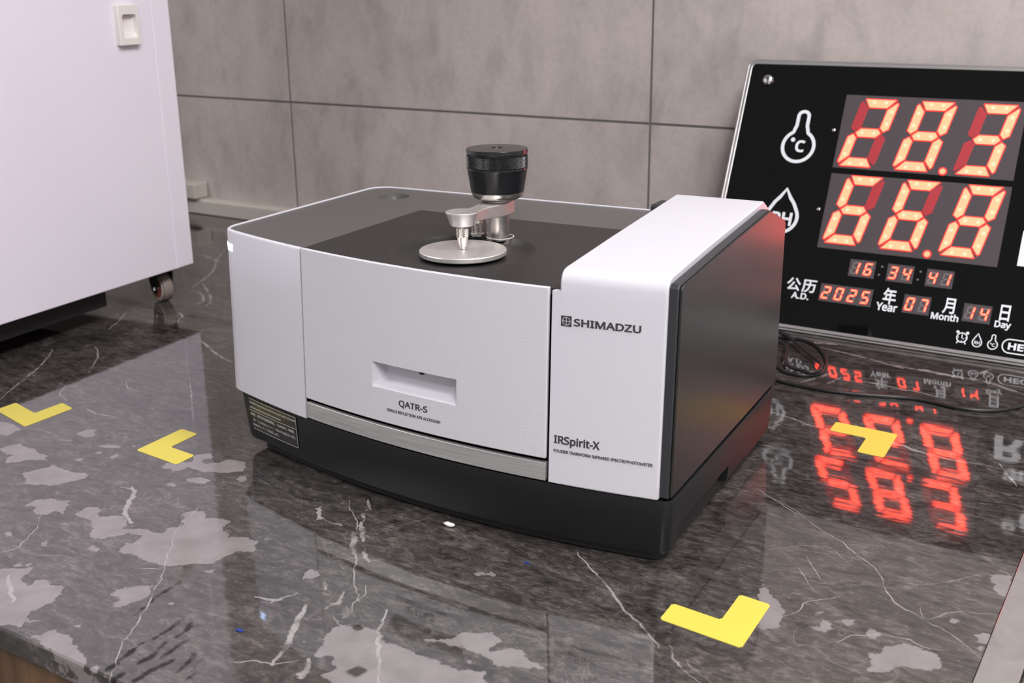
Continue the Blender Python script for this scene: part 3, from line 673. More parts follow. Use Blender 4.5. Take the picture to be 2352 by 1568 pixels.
# --- base shell: bowed front, drafted sides, skirt cut away on the right
def base_loop(ins, z):
    xl, xr, yb = 0.0085+ins*2.2, SXR-ins, 0.2463-ins
    pts = []
    def fr(x): return yf(x, .045)+.0016+ins
    rl, rr = .012, .007
    # front-left corner, front curve, front-right corner
    cl = (xl+rl, fr(xl+rl)+rl*.95)
    for i in range(7):
        a = math.radians(180+80*i/6); pts.append((cl[0]+rl*math.cos(a), cl[1]+rl*math.sin(a)))
    n = 36
    for i in range(1, n):
        x = xl+rl+(xr-rr-xl-rl)*i/n; pts.append((x, fr(x)))
    cr = (xr-rr, fr(xr-rr)+rr)
    for i in range(7):
        a = math.radians(-90+90*i/6); pts.append((cr[0]+rr*math.cos(a), cr[1]+rr*math.sin(a)))
    for i in range(4):
        a = math.radians(90*i/3); pts.append((xr-.006+.006*math.cos(a), yb-.006+.006*math.sin(a)))
    for i in range(4):
        a = math.radians(90+90*i/3); pts.append((xl+.006+.006*math.cos(a), yb-.006+.006*math.sin(a)))
    return [(x, y, z+(.02*y if z < .02 else 0.012*y if z > .04 else 0)) for x, y in pts]
bm = bmesh.new()
rings = [[bm.verts.new(p) for p in base_loop(i, z)] for i, z in ((.0046, .0078), (.0026, .0088), (.0019, .0110), (.0008, .030), (.0, .0455), (.0004, .0468))]
for a, b in zip(rings[:-1], rings[1:]):
    for i in range(len(a)): bm.faces.new((a[i], a[(i+1) % len(a)], b[(i+1) % len(a)], b[i]))
bm.faces.new(rings[0][::-1]); bm.faces.new(rings[-1])
base = obj('base', bm, 'black_base', spec, smooth=35)
cb = bmesh.new()
prism(cb, [(.027, -.01), (.0295, .0205), (.034, .0232), (.1342, .0240), (.1345, -.01)], .372, .42, lambda p, h: (h, p[0], p[1]))
boolean_cut(base, cb)
for p in base.data.polygons: p.use_smooth = True
base.data.set_sharp_from_angle(angle=math.radians(35))
for fx, fy in ((.045, .075), (.352, .05), (.045, .215), (.355, .215)):
    bm = bmesh.new(); lathe(bm, [(.0085, 0), (.0095, .001), (.0095, .0125)], (fx, fy), 24); obj('rubber_foot', bm, 'rubber', spec, smooth=30)

bm = bmesh.new(); prism(bm, [(p[0], p[1]) for p in base_loop(.0085, 0)], .0016, .0200, XYZ); obj('bottom_plate', bm, 'black_core', spec)  # added black filler that stands in for the shade under the base
# --- inner core (seen only in the gaps)
bm = bmesh.new()
pts = [(x, yf(x, .05)+.0190) for x in np.linspace(.006, .380, 24)]+[(.380, .238), (.004, .262)]
prism(bm, pts, .0500, .1680, XYZ)
obj('inner_chassis', bm, 'black_core', spec)

# --- white housing: left front, left side and back in one wall
def housing_path(z, inset):
    k = .0078*(z/.17)
    xl = SX0+inset; pts = []
    x_end = XA-.0004
    n = 14
    xs = np.linspace(x_end, xl+.0155-inset*.6, n)
    for x in xs: pts.append((x, .0248*((x-.2742)/.195)**2+k+inset))
    # front-left corner arc
    x0, y0 = pts[-1]; slope = .0248*2*(x0-.2742)/.195**2
    tx, ty = -1, -slope; l = math.hypot(tx, ty); tx, ty = tx/l, ty/l
    pts2 = []
    p0 = Vector((x0, y0)); p1 = Vector((xl, y0+(x0-xl)*(-slope))); p2 = Vector((xl, p1.y+.0155-inset*.6))
    for i in range(1, 9):
        t = i/8; pts2.append(tuple(p0*(1-t)**2+p1*2*t*(1-t)+p2*t*t))
    pts += pts2
    r = .020-inset; yb = YR-inset
    for i in range(0, 9):
        a = math.radians(180-90*i/8); pts.append((xl+r+r*math.cos(a), yb-r+r*math.sin(a)))
    pts += [(x, yb) for x in np.linspace(.06, .313, 6)]
    return pts
bm = bmesh.new()
rings = []
# profile of the wall: (z, inset) going up the outside, over the rim, down the inside
PROF = [(.0478, .0022), (.0470, .0008), (.0478, 0.0), (.060, 0.0), (.10, 0.0), (.14, 0.0), (.1755, 0.0), (.1766, .0004), (.1771, .0012), (.1771, .0024), (.1766, .0029), (.160, .0029)]
for z, ins in PROF: rings.append([bm.verts.new((x, y, z)) for x, y in housing_path(z, ins)])
for a, b in zip(rings[:-1], rings[1:]):
    for i in range(len(a)-1): bm.faces.new((a[i], a[i+1], b[i+1], b[i]))
bm.faces.new([r[0] for r in rings]); bm.faces.new([r[-1] for r in rings][::-1])
housing = obj('white_housing', bm, 'white', spec, smooth=40)

# status led on the front-left edge
bm = bmesh.new()
pth = housing_path(.1635, -.0003); sel = pth[13:19]
for z0, z1 in ((.1606, .1662),):
    lo = [bm.verts.new((x, y, z0)) for x, y in sel]; hi = [bm.verts.new((x, y, z1)) for x, y in sel]
    pin = housing_path(.1635, .0012)[13:19]
    lo2 = [bm.verts.new((x, y, z0)) for x, y in pin]; hi2 = [bm.verts.new((x, y, z1)) for x, y in pin]
    for i in range(len(sel)-1):
        for q in ((lo[i], lo[i+1], hi[i+1], hi[i]), (lo2[i], lo2[i+1], hi2[i+1], hi2[i]), (hi[i], hi[i+1], hi2[i+1], hi2[i]), (lo[i], lo[i+1], lo2[i+1], lo2[i])): bm.faces.new(q)
obj('status_light', bm, 'led', spec, label='small blue white status light')

# --- grey L-shaped lid with round button
LZ = .1762; YB = .1894
def poly_with_hole(bm, outer, hole, z):
    ov = [bm.verts.new((x, y, z)) for x, y in outer]; hv = [bm.verts.new((x, y, z)) for x, y in hole]
    es = [bm.edges.new((ov[i], ov[(i+1) % len(ov)])) for i in range(len(ov))]+[bm.edges.new((hv[i], hv[(i+1) % len(hv)])) for i in range(len(hv))]
    bmesh.ops.triangle_fill(bm, use_beauty=True, use_dissolve=False, edges=es)
    return ov, hv
def skirt(bm, loop, z1):
    lo = [bm.verts.new((v.co.x, v.co.y, z1)) for v in loop]
    for i in range(len(loop)): bm.faces.new((loop[i], loop[(i+1) % len(loop)], lo[(i+1) % len(loop)], lo[i]))
    return lo
circ = lambda c, r, n=48: [(c[0]+r*math.cos(2*math.pi*i/n), c[1]+r*math.sin(2*math.pi*i/n)) for i in range(n)]
hp = housing_path(.176, .0032)
nl = 14+8+9
lid = [p for p in hp[:nl]]
lid[0] = (XA-.0006, lid[0][1])
lid = lid+[(.3135, YR-.0032), (.3135, YB+.0004), (XA-.0006, YB+.0004)]
BTN = (.0405, .2330)
bm = bmesh.new()
ov, hv = poly_with_hole(bm, lid, circ(BTN, .0135), LZ)
skirt(bm, ov, LZ-.004)
lo = skirt(bm, hv, LZ-.0004)
lo2 = [bm.verts.new((BTN[0]+(v.co.x-BTN[0])*.80, BTN[1]+(v.co.y-BTN[1])*.86, LZ-.0058)) for v in lo]
for i in range(len(lo)): bm.faces.new((lo[i], lo[(i+1) % len(lo)], lo2[(i+1) % len(lo)], lo2[i]))
obj('lid', bm, 'lid_grey', spec, smooth=30)
bm = bmesh.new(); lathe(bm, [(.0110, LZ-.0078), (.0110, LZ-.0056), (.0100, LZ-.0052), (.005, LZ-.0057), (.0005, LZ-.0059)], BTN, 40); obj('power_button', bm, 'button', spec, smooth=40)

# --- black accessory top with a round dished well
WELL = (.2052, .0762)
bm = bmesh.new()
xs = np.linspace(XA+.0004, XB-.0002, 30)
outer = [(x, yf(x, .176)+.0031) for x in xs]+[(.3138, yf(.3138, .176)+.0062), (.3138, YB-.0004), (XA+.0004, YB-.0004)]
ov, hv = poly_with_hole(bm, outer, circ(WELL, .0520, 72), LZ)
skirt(bm, ov, LZ-.004)
prev = hv
for rr, dz in ((.0512, -.0007), (.0480, -.0030), (.0455, -.0038), (.034, -.0041), (.012, -.0041)):
    cur = [bm.verts.new((WELL[0]+rr*math.cos(2*math.pi*i/72), WELL[1]+rr*math.sin(2*math.pi*i/72), LZ+dz)) for i in range(72)]
    for i in range(72): bm.faces.new((prev[i], prev[(i+1) % 72], cur[(i+1) % 72], cur[i]))
    prev = cur
bm.faces.new(prev)
acc = obj('accessory_top', bm, 'acc_black', spec, smooth=30)

# --- accessory front door with a recessed pull, silver strip below
PX0, PX1, PZ0, PZ1 = .1673, .2397, .0888, .1069
bm = bmesh.new()
gx = sorted(set([round(float(v), 5) for v in np.linspace(XA+.0006, XB-.0012, 34)]+[PX0, PX1])); gz = [ZD, .0675, .078, PZ0, .098, PZ1, .13, .155, .1735, .1772]
gx = [x for x in gx if x in (PX0, PX1) or min(abs(x-PX0), abs(x-PX1)) > .001]
gv = {}
def fv(x, z, d=0.0):
    k = (x, z, d)
    if k not in gv: gv[k] = bm.verts.new((x, yf(x, z)+d, z))
    return gv[k]
for i in range(len(gx)-1):
    for j in range(len(gz)-1):
        if PX0 <= (gx[i]+gx[i+1])/2 <= PX1 and PZ0 <= (gz[j]+gz[j+1])/2 <= PZ1: continue
        bm.faces.new((fv(gx[i], gz[j]), fv(gx[i+1], gz[j]), fv(gx[i+1], gz[j+1]), fv(gx[i], gz[j+1])))
for i in range(len(gx)-1):
    for z in (gz[0], gz[-1]): bm.faces.new((fv(gx[i], z), fv(gx[i+1], z), fv(gx[i+1], z, .0029), fv(gx[i], z, .0029)))
for j in range(len(gz)-1):
    for x in (gx[0], gx[-1]): bm.faces.new((fv(x, gz[j]), fv(x, gz[j+1]), fv(x, gz[j+1], .0029), fv(x, gz[j], .0029)))
for i in range(len(gx)-1):
    for j in range(len(gz)-1):
        if PX0-.001 <= (gx[i]+gx[i+1])/2 <= PX1+.001 and PZ0-.001 <= (gz[j]+gz[j+1])/2 <= PZ1+.001: continue
        bm.faces.new((fv(gx[i], gz[j], .0029), fv(gx[i+1], gz[j], .0029), fv(gx[i+1], gz[j+1], .0029), fv(gx[i], gz[j+1], .0029)))
door = obj('accessory_door', bm, 'white_tex', spec, smooth=30, bevel=.0007)
# pull pocket as its own part of the door
bm = bmesh.new()
def ring(x0, x1, z0, z1, d, r):
    return [bm.verts.new((x, yf(x, z)+d, z)) for x, z in rrect(x0, x1, z0, z1, r, 4)]
R0 = ring(PX0-.0006, PX1+.0006, PZ0-.0006, PZ1+.0006, -.0002, .0016)
R1 = ring(PX0+.0008, PX1-.0008, PZ0+.0008, PZ1-.0002, .0012, .0016)
R2 = ring(PX0+.0030, PX1-.0012, PZ0+.0028, PZ1-.0002, .0116, .0016)
R3 = ring(PX0+.0034, PX1-.0014, PZ0+.0042, PZ1-.0004, .0130, .0016)
for a, b in ((R0, R1), (R1, R2), (R2, R3)):
    for i in range(len(a)): bm.faces.new((a[i], a[(i+1) % len(a)], b[(i+1) % len(a)], b[i]))
bm.faces.new(R3)
pocket = obj('pull_recess', bm, 'white', door, smooth=40)
bm = bmesh.new(); c0 = Vector((.2025, yf(.2025, .1012)+.0128, .1020))
ra = [bm.verts.new(c0+Vector((.0025*math.cos(2*math.pi*i/20), 0, .0025*math.sin(2*math.pi*i/20)))) for i in range(20)]
rb = [bm.verts.new(v.co+Vector((0, .003, 0))) for v in ra]
for i in range(20): bm.faces.new((ra[i], ra[(i+1) % 20], rb[(i+1) % 20], rb[i]))
bm.faces.new(ra); bm.faces.new(rb[::-1])
obj('screw_hole', bm, 'black_core', door)
front_text('QATR-S', .1911, .2158, .0780, .0834, 'ink', door, bold=.012)
front_text('SINGLE REFLECTION ATR ACCESSORY', .1804, .2270, .0733, .0753, 'ink', door, bold=.0)
strip = bent_panel('silver_strip', XA+.0008, XB-.0014, .0482, .0607, .004, 'strip', r=.0006, off=.0006, bevel=.0005)

# --- right tower: white cover over front and top
XT0, XT1, XL0 = .3143, .3822, .3092
def tower_profile(x):
    pts = []
    for z in (.0478, .06, .09, .12, .15, .172, .1800): pts.append((yf(x, z), z))
    y0, z0 = pts[-1]
    y2, z2 = yf(x, .18)+.0095, .1896
    p0 = Vector((y0, z0)); p1 = Vector((yf(x, .189)+.0002, .1893)); p2 = Vector((y2, z2))
    for i in range(1, 9):
        t = i/8; q = p0*(1-t)**2+p1*2*t*(1-t)+p2*t*t; pts.append((q.x, q.y))
    pts += [(.09, .1950), (.15, .1990), (.2075, .2029), (.2105, .2029), (.2130, .2018), (.2420, .1858), (.2440, .1830), (.2440, .0540)]
    return pts
bm = bmesh.new(); sect = []
for x in np.linspace(XT0, XT1, 8): sect.append([bm.verts.new((x, y, z)) for y, z in tower_profile(float(x))])
for a, b in zip(sect[:-1], sect[1:]):
    for i in range(len(a)): bm.faces.new((a[i], a[(i+1) % len(a)], b[(i+1) % len(a)], b[i]))
bm.faces.new(sect[0]); bm.faces.new(sect[-1][::-1])
tower = obj('tower_cover', bm, 'white', spec, smooth=35, bevel=.0012, bseg=3)
bent_panel('cover_lip', XL0, XT0+.0030, .0486, .1755, .006, 'white', off=-.00004, bevel=None, step=.0015)
def sq_logo(parent):
    x0, x1, z0, z1 = .3155, .3225, .1538, .1605
    bm = bmesh.new(); S = 28
    c = ((x0+x1)/2, (z0+z1)/2)
    def put(pts2, holes=()):
        pass
    # square with a ring cut out
    P3 = lambda x, z, d=0: (x, yf(x, z)-.0002-d+.0002, z)
    outer = [(x0, z0), (x1, z0), (x1, z1), (x0, z1)]
    ov = [bm.verts.new(P3(*p, .0002)) for p in outer]; R = .00275
    hv = [bm.verts.new(P3(c[0]+R*math.cos(2*math.pi*i/S), c[1]+R*math.sin(2*math.pi*i/S), .0002)) for i in range(S)]
    es = [bm.edges.new((ov[i], ov[(i+1) % 4])) for i in range(4)]+[bm.edges.new((hv[i], hv[(i+1) % S])) for i in range(S)]
    bmesh.ops.triangle_fill(bm, use_beauty=True, use_dissolve=False, edges=es)
    # four quadrants inside the ring
    r = .00225; g = .00024
    for q in range(4):
        sx, sz = (1, -1, -1, 1)[q], (1, 1, -1, -1)[q]
        pl = [(c[0]+sx*g, c[1]+sz*g)]
        for i in range(9):
            a = math.radians(7+76*i/8); pl.append((c[0]+sx*r*math.cos(a), c[1]+sz*r*math.sin(a)))
        bm.faces.new([bm.verts.new(P3(*p, .0002)) for p in pl])
    g_ = bmesh.ops.extrude_face_region(bm, geom=bm.faces[:])
    for v in [e for e in g_['geom'] if isinstance(e, bmesh.types.BMVert)]: v.co.y += .0003
    return obj('logo', bm, 'ink', parent, label='square emblem with a cross in a ring')
sq_logo(tower)
front_text('SHIMADZU', .3240, .3671, .1546, .1594, 'ink', tower, bold=.022)
front_text('IRSpirit-X', .3126, .3436, .0744, .0815, 'ink', tower, bold=.020)
front_text('FOURIER TRANSFORM INFRARED SPECTROPHOTOMETER', .3125, .3780, .0700, .0720, 'ink', tower, bold=.010)

# --- black side frame and side panel
def side_profile(d=0.0):
    f = lambda z: yf(.386, z)+.0012+d
    pts = [(f(.05), .0492+d), (f(.10), .10), (f(.15), .15), (f(.183), .1835-d*.5), (f(.184)+.0020, .1858-d)]
    pts += [(.10, .1920-d), (.198-d*.3, .1988-d), (.2020, .1988-d), (.2420-d, .1850-d*.6), (.2460-d, .1815), (.2460-d, .0525+d)]
    return pts
bm = bmesh.new(); prism(bm, side_profile(), XT1+.0002, .3884, lambda p, h: (h, p[0], p[1])); obj('side_frame', bm, 'frame_black', spec, smooth=20, bevel=.0008)
bm = bmesh.new(); prism(bm, side_profile(.0010), .3886, .3902, lambda p, h: (h, p[0], p[1])); obj('side_panel', bm, 'side_black', spec, smooth=20, bevel=.0005)

# --- back: black hinge block, vent slots
bm = bmesh.new(); box(bm, .2705, .3120, YR-.004, YR+.020, .150, .1818); obj('rear_block', bm, 'frame_black', spec, bevel=.002)
bm = bmesh.new(); box(bm, .150, .3130, YR+.0002, YR+.004, .040, .145); rp = obj('rear_panel', bm, 'black_base', spec, bevel=.001)
for i in range(11):
    bm = bmesh.new(); box(bm, .200+.008*i, .2045+.008*i, YR+.0042, YR+.0055, .060, .110); obj('vent_slot', bm, 'black_core', rp)

# --- label on the base
LB = (.0202, .0826, .0182, .0446)
byf = lambda x, z: yf(x, .045)+.0016+(.0008 if z < .030 else 0)+(.045-z)*.02-.0004
def bent_flat(name, x0, x1, z0, z1, material, parent, th, off):
    bm = bmesh.new(); n = max(2, int((x1-x0)/.006))
    a = []
    for i in range(n+1):
        x = x0+(x1-x0)*i/n
        a.append([bm.verts.new((x, byf(x, z)+off+d, z)) for z, d in ((z0, 0), (z1, 0), (z1, th), (z0, th))])
    for p, q in zip(a[:-1], a[1:]):
        for k in range(4): bm.faces.new((p[k], p[(k+1) % 4], q[(k+1) % 4], q[k]))
    bm.faces.new(a[0]); bm.faces.new(a[-1][::-1])
    return obj(name, bm, material, parent, smooth=30)
lab = bent_flat('humidity_label', *LB, 'label', base, .0012, -.0002)
lab['label'] = 'black label with pale text on the base'
E_ = .00035
for a in ((LB[0], LB[1], LB[3]-E_*2, LB[3]-E_), (LB[0], LB[1], LB[2]+E_, LB[2]+E_*2), (LB[0]+.0002, LB[0]+.0006, LB[2]+E_, LB[3]-E_), (LB[1]-.0006, LB[1]-.0002, LB[2]+E_, LB[3]-E_), (LB[0], LB[1], .0342, .03445), (LB[0], LB[1], .0287, .02895)):
    bent_flat('label_line', *a, 'label_ink', base, .0004, -.0004)
def label_text(body, x0, x1, z0, z1): return front_text(body, x0, x1, z0, z1, 'label_ink', base, bold=.01, base=byf, off=-.0004)
label_text('"HUMIDITY" lamp turns on when the AC power cable is connected', .0218, .0815, .0398, .0420)
label_text('and the humidity in the interferometer is low.', .0218, .0640, .0358, .0380)
label_text('通电时，若干涉仪内部湿度较低，「HUMIDITY」灯亮起。', .0222, .0800, .0302, .0326)
label_text('電源ケーブルが接続されていて、干渉計内の湿度が低い場合、', .0222, .0800, .0252, .0275)
label_text('「HUMIDITY」ランプが点灯します。', .0222, .0590, .0212, .0235)

# --- clamp: plate, post, arm, tip, knob
PL = (.2059, .0744)
bm = bmesh.new(); lathe(bm, [(.0295, .1740), (.0306, .1742), (.0310, .1748), (.0310, .1772), (.0306, .1777), (.0300, .1779), (.004, .1779), (.0036, .1777)], PL, 96)
plate = obj('sample_plate', bm, 'plate_steel', spec, smooth=30)
bm = bmesh.new(); lathe(bm, [(.012, LZ-.0046), (.012, .1742)], PL, 32); obj('plate_support', bm, 'black_core', spec, smooth=30)
POST = (.2046, .1284)
bm = bmesh.new(); lathe(bm, [(.0088, LZ-.002), (.0088, .1975)], POST, 48); post = obj('clamp_post', bm, 'steel', spec, smooth=30)
def flat_ring(name, c, r0, r1, z, th, material, parent):
    bm = bmesh.new(); n = 56
    rs = [[bm.verts.new((c[0]+r*math.cos(2*math.pi*i/n), c[1]+r*math.sin(2*math.pi*i/n), zz)) for i in range(n)] for r, zz in ((r0, z), (r1, z), (r1, z+th), (r0, z+th))]
    for k in range(4):
        a, b = rs[k], rs[(k+1) % 4]
        for i in range(n): bm.faces.new((a[i], a[(i+1) % n], b[(i+1) % n], b[i]))
    return obj(name, bm, material, parent, smooth=30)
flat_ring('gasket', (.2062, .1284), .0098, .0106, LZ-.0002, .0005, 'gasket', acc)
# arm: waisted plan, level
d = Vector((PL[0]-POST[0], PL[1]-POST[1])); Ln = d.length; d.normalize(); nrm = Vector((-d.y, d.x))
def arm_pt(a, b): return (POST[0]+d.x*a+nrm.x*b, POST[1]+d.y*a+nrm.y*b)
plan = []
for i in range(7):
    a = math.radians(180-90*i/6*1.0); plan.append((-.0060+.0040*math.cos(a), .0062+.0040*math.sin(a)))
plan += [(.006, .0100), (.014, .0088), (.022, .0066), (.030, .0056), (.037, .0060), (.042, .0066)]
tip_arc = []
for i in range(0, 13):
    a = math.radians(120-240*i/12); tip_arc.append((Ln+.0072*math.cos(a), .0072*math.sin(a)))
plan += tip_arc
plan += [(x, -y) for x, y in [(.042, .0066), (.037, .0060), (.030, .0056), (.022, .0066), (.014, .0088), (.006, .0100)]]
for i in range(7):
    a = math.radians(270-90*i/6); plan.append((-.0060+.0040*math.cos(a), -.0062+.0040*math.sin(a)))
bm = bmesh.new(); prism(bm, [arm_pt(*p) for p in plan], .1935, .2030, XYZ)
for v in bm.verts:
    s_ = (Vector((v.co.x, v.co.y))-Vector(POST)).dot(d)/Ln
    if v.co.z < .198: v.co.z += .0010*max(0, min(1, s_))+(.0042*max(0, s_-.35) if s_ > .35 else 0)
    else: v.co.z += .0004*s_
arm = obj('clamp_arm', bm, 'alu', spec, smooth=30, bevel=.0006)
bm = bmesh.new(); lathe(bm, [(.0080, .1950), (.0084, .1953), (.0113, .2036), (.0116, .2039), (.0116, .2045), (.0113, .2048)], PL, 48); obj('arm_head', bm, 'alu', arm, smooth=25)
def knurl(bm, c, prof, n, amp):
    """rows of alternating proud points make the diamond pattern"""
    rows = []
    for j, (r, z) in enumerate(prof):
        rows.append([bm.verts.new((c[0]+(r+(amp if (i+j) % 2 else 0))*math.cos(2*math.pi*i/n), c[1]+(r+(amp if (i+j) % 2 else 0))*math.sin(2*math.pi*i/n), z)) for i in range(n)])
    for j, (a, b) in enumerate(zip(rows[:-1], rows[1:])):
        for i in range(n):
            k = (i+1) % n
            if (i+j) % 2 == 0: bm.faces.new((a[i], a[k], b[k])); bm.faces.new((a[i], b[k], b[i]))
            else: bm.faces.new((a[i], a[k], b[i])); bm.faces.new((a[k], b[k], b[i]))
    bm.faces.new(rows[0][::-1]); bm.faces.new(rows[-1])
bm = bmesh.new(); knurl(bm, PL, [(.0040, .1865+.0008*i) for i in range(9)], 36, .00035); obj('tip_grip', bm, 'knurl_steel', arm)
bm = bmesh.new(); lathe(bm, [(.0016, .1779), (.0024, .1781), (.0026, .1788), (.0022, .1790), (.0022, .1795), (.0028, .1799), (.0040, .1862), (.0041, .1868)], PL, 32); obj('pressure_tip', bm, 'steel', arm, smooth=30)
bm = bmesh.new(); lathe(bm, [(.0041, .1928), (.0041, .1952)], PL, 32); obj('tip_neck', bm, 'steel', arm, smooth=30)
# second knurled pin behind the arm
PIN = (.1872, .1275)
bm = bmesh.new(); knurl(bm, PIN, [(.0040, .1778+.0008*i) for i in range(10)], 36, .00035); pin = obj('locating_pin', bm, 'knurl_steel', spec)
bm = bmesh.new(); lathe(bm, [(.0040, .1849), (.0043, .1853), (.0034, .1915), (.0028, .1920)], PIN, 32); obj('pin_head', bm, 'steel', pin, smooth=30)
bm = bmesh.new(); lathe(bm, [(.0050, LZ-.001), (.0050, .1772), (.0042, .1778)], PIN, 32); obj('pin_collar', bm, 'alu', pin, smooth=30)
# knob
bm = bmesh.new(); lathe(bm, [(.0086, .2026), (.0086, .2062)], POST, 40); obj('knob_neck', bm, 'steel', spec, smooth=30)
bm = bmesh.new(); lathe(bm, [(.0120, .2050), (.0146, .2052), (.0176, .2066), (.0190, .2090), (.0192, .2104), (.0197, .2108), (.0222, .2268), (.0226, .2276), (.0226, .2286), (.0219, .2290), (.0218, .2292)], POST, 72)
knob = obj('clamp_knob', bm, 'knob', spec, smooth=22)
bm = bmesh.new(); lathe(bm, [(.0120, .2048), (.0147, .2050), (.0178, .2065), (.0192, .2090), (.0195, .2106), (.0190, .2106)], POST, 72, caps=False); obj('knob_collar', bm, 'steel', knob, smooth=40)
bm = bmesh.new(); knurl(bm, POST, [(.0217, .2291)]+[(.0219, .2294+.00088*i) for i in range(10)]+[(.0217, .2376)], 170, .0007); obj('knurled_ring', bm, 'knurl', knob)
bm = bmesh.new(); lathe(bm, [(.0213, .2376), (.0213, .2384), (.0222, .2386), (.0226, .2391), (.0226, .2417), (.0222, .2421), (.0048, .2424), (.0045, .2415), (.0026, .2413), (.0024, .2421)], POST, 72); obj('knob_cap', bm, 'knob', knob, smooth=25)

# ================================================================== yellow corner marks
def mark(corner, p1, p2, wdt, label, hgt=.0003):
    c = Vector(corner); a = (Vector(p1)-c); b = (Vector(p2)-c); la, lb = a.length, b.length; a.normalize(); b.normalize()
    pts = [c, c+a*la, c+a*la+b*wdt, c+a*wdt+b*wdt, c+b*lb+a*wdt, c+b*lb]
    bm = bmesh.new()
    if a.cross(b) < 0: pts = pts[::-1]
    o0 = Vector(((pts[0]+pts[3])/2)[:]); 
    prism(bm, [(p.x-c.x, p.y-c.y) for p in pts], .00002, hgt, XYZ)
    ve = [e for e in bm.edges if abs(e.verts[0].co.z-e.verts[1].co.z) > hgt*.5]
    bmesh.ops.bevel(bm, geom=ve, offset=.0012, segments=3, affect='EDGES')
    o = obj('corner_mark', bm, 'yellow'); o.location = (c.x, c.y, 0)
    return tag(o, label, 'tape mark', 'yellow corner marks on the worktop')
mark((-.1855, -.0071), (-.2424, .0085), (-.1836, .0424), .0205, 'yellow tape corner mark at the far left below the white cabinet')
mark((-.0613, -.0008), (-.0612, .0504), (-.0114, -.0074), .0202, 'yellow tape corner mark beside the left front of the instrument')
mark((.4772, .3098), (.4257, .3150), (.4763, .2563), .0212, 'yellow tape corner mark in front of the display on its red reflection')
mark((.4578, -.0519), (.4060, -.0445), (.4593, .0011), .0202, 'yellow tape corner mark in front of the instrument, nearest the camera')

# ================================================================== white cabinet on casters
CR = Matrix.Rotation(math.radians(2.33), 4, 'Z')
CM = Matrix.Translation((-.3484, .3748, 0)) @ CR          # local: x = away from the side face (negative inside), y = along the side
CH = .042; CT = .86; CF = -.52; CWD = -.46
cab = empty('white_cabinet', CM, 'tall glossy white equipment cabinet on small casters at the left', 'cabinet')
bm = bmesh.new(); box(bm, CWD, -.0018, CF, 0, CH, CT); body = obj('body', bm, 'cab_white', cab, bevel=.0025, bseg=3, world=False)
bm = bmesh.new(); box(bm, -.0016, .0006, CF+.02, -.0300, CH+.0005, CT-.02); obj('side_panel', bm, 'cab_white', cab, bevel=.0012, bseg=3, world=False)
bm = bmesh.new(); box(bm, -.0016, .0004, -.0270, -.0012, CH+.0005, CT-.02); obj('edge_panel', bm, 'cab_white', cab, bevel=.0012, bseg=3, world=False)
bm = bmesh.new(); box(bm, -.0015, .0013, -.0300, -.0270, CH+.0005, CT-.02); obj('panel_bead', bm, 'cab_white', cab, bevel=.0010, bseg=3, world=False)
bm = bmesh.new(); box(bm, CWD+.03, -.018, CF+.03, -.125, .020, CH-.0004); obj('underframe', bm, 'black_core', cab, world=False)
# flush latch with finger recess
hy0, hy1, hz0, hz1 = -.0850, -.0550, .2975, .3395
bm = bmesh.new()
def lr(y0, y1, z0, z1, x, r): return [bm.verts.new((x, y, z)) for y, z in rrect(y0, y1, z0, z1, r, 4)]
R = [lr(hy0, hy1, hz0, hz1, .0006, .0015), lr(hy0, hy1, hz0, hz1, .0062, .0015), lr(hy0+.0008, hy1-.0008, hz0+.0008, hz1-.0008, .0070, .0012),
     lr(hy0+.0050, hy1-.0045, hz0+.0075, hz1-.0100, .0070, .0030), lr(hy0+.0056, hy1-.0050, hz0+.0120, hz1-.0104, .0026, .0030), lr(hy0+.0075, hy1-.0070, hz0+.0200, hz1-.0106, .0012, .0020)]
for a, b in zip(R[:-1], R[1:]):
    for i in range(len(a)): bm.faces.new((a[i], a[(i+1) % len(a)], b[(i+1) % len(a)], b[i]))
bm.faces.new(R[-1])
latch = obj('latch', bm, 'cream', cab, smooth=35, world=False, label='cream flush latch with finger recess')
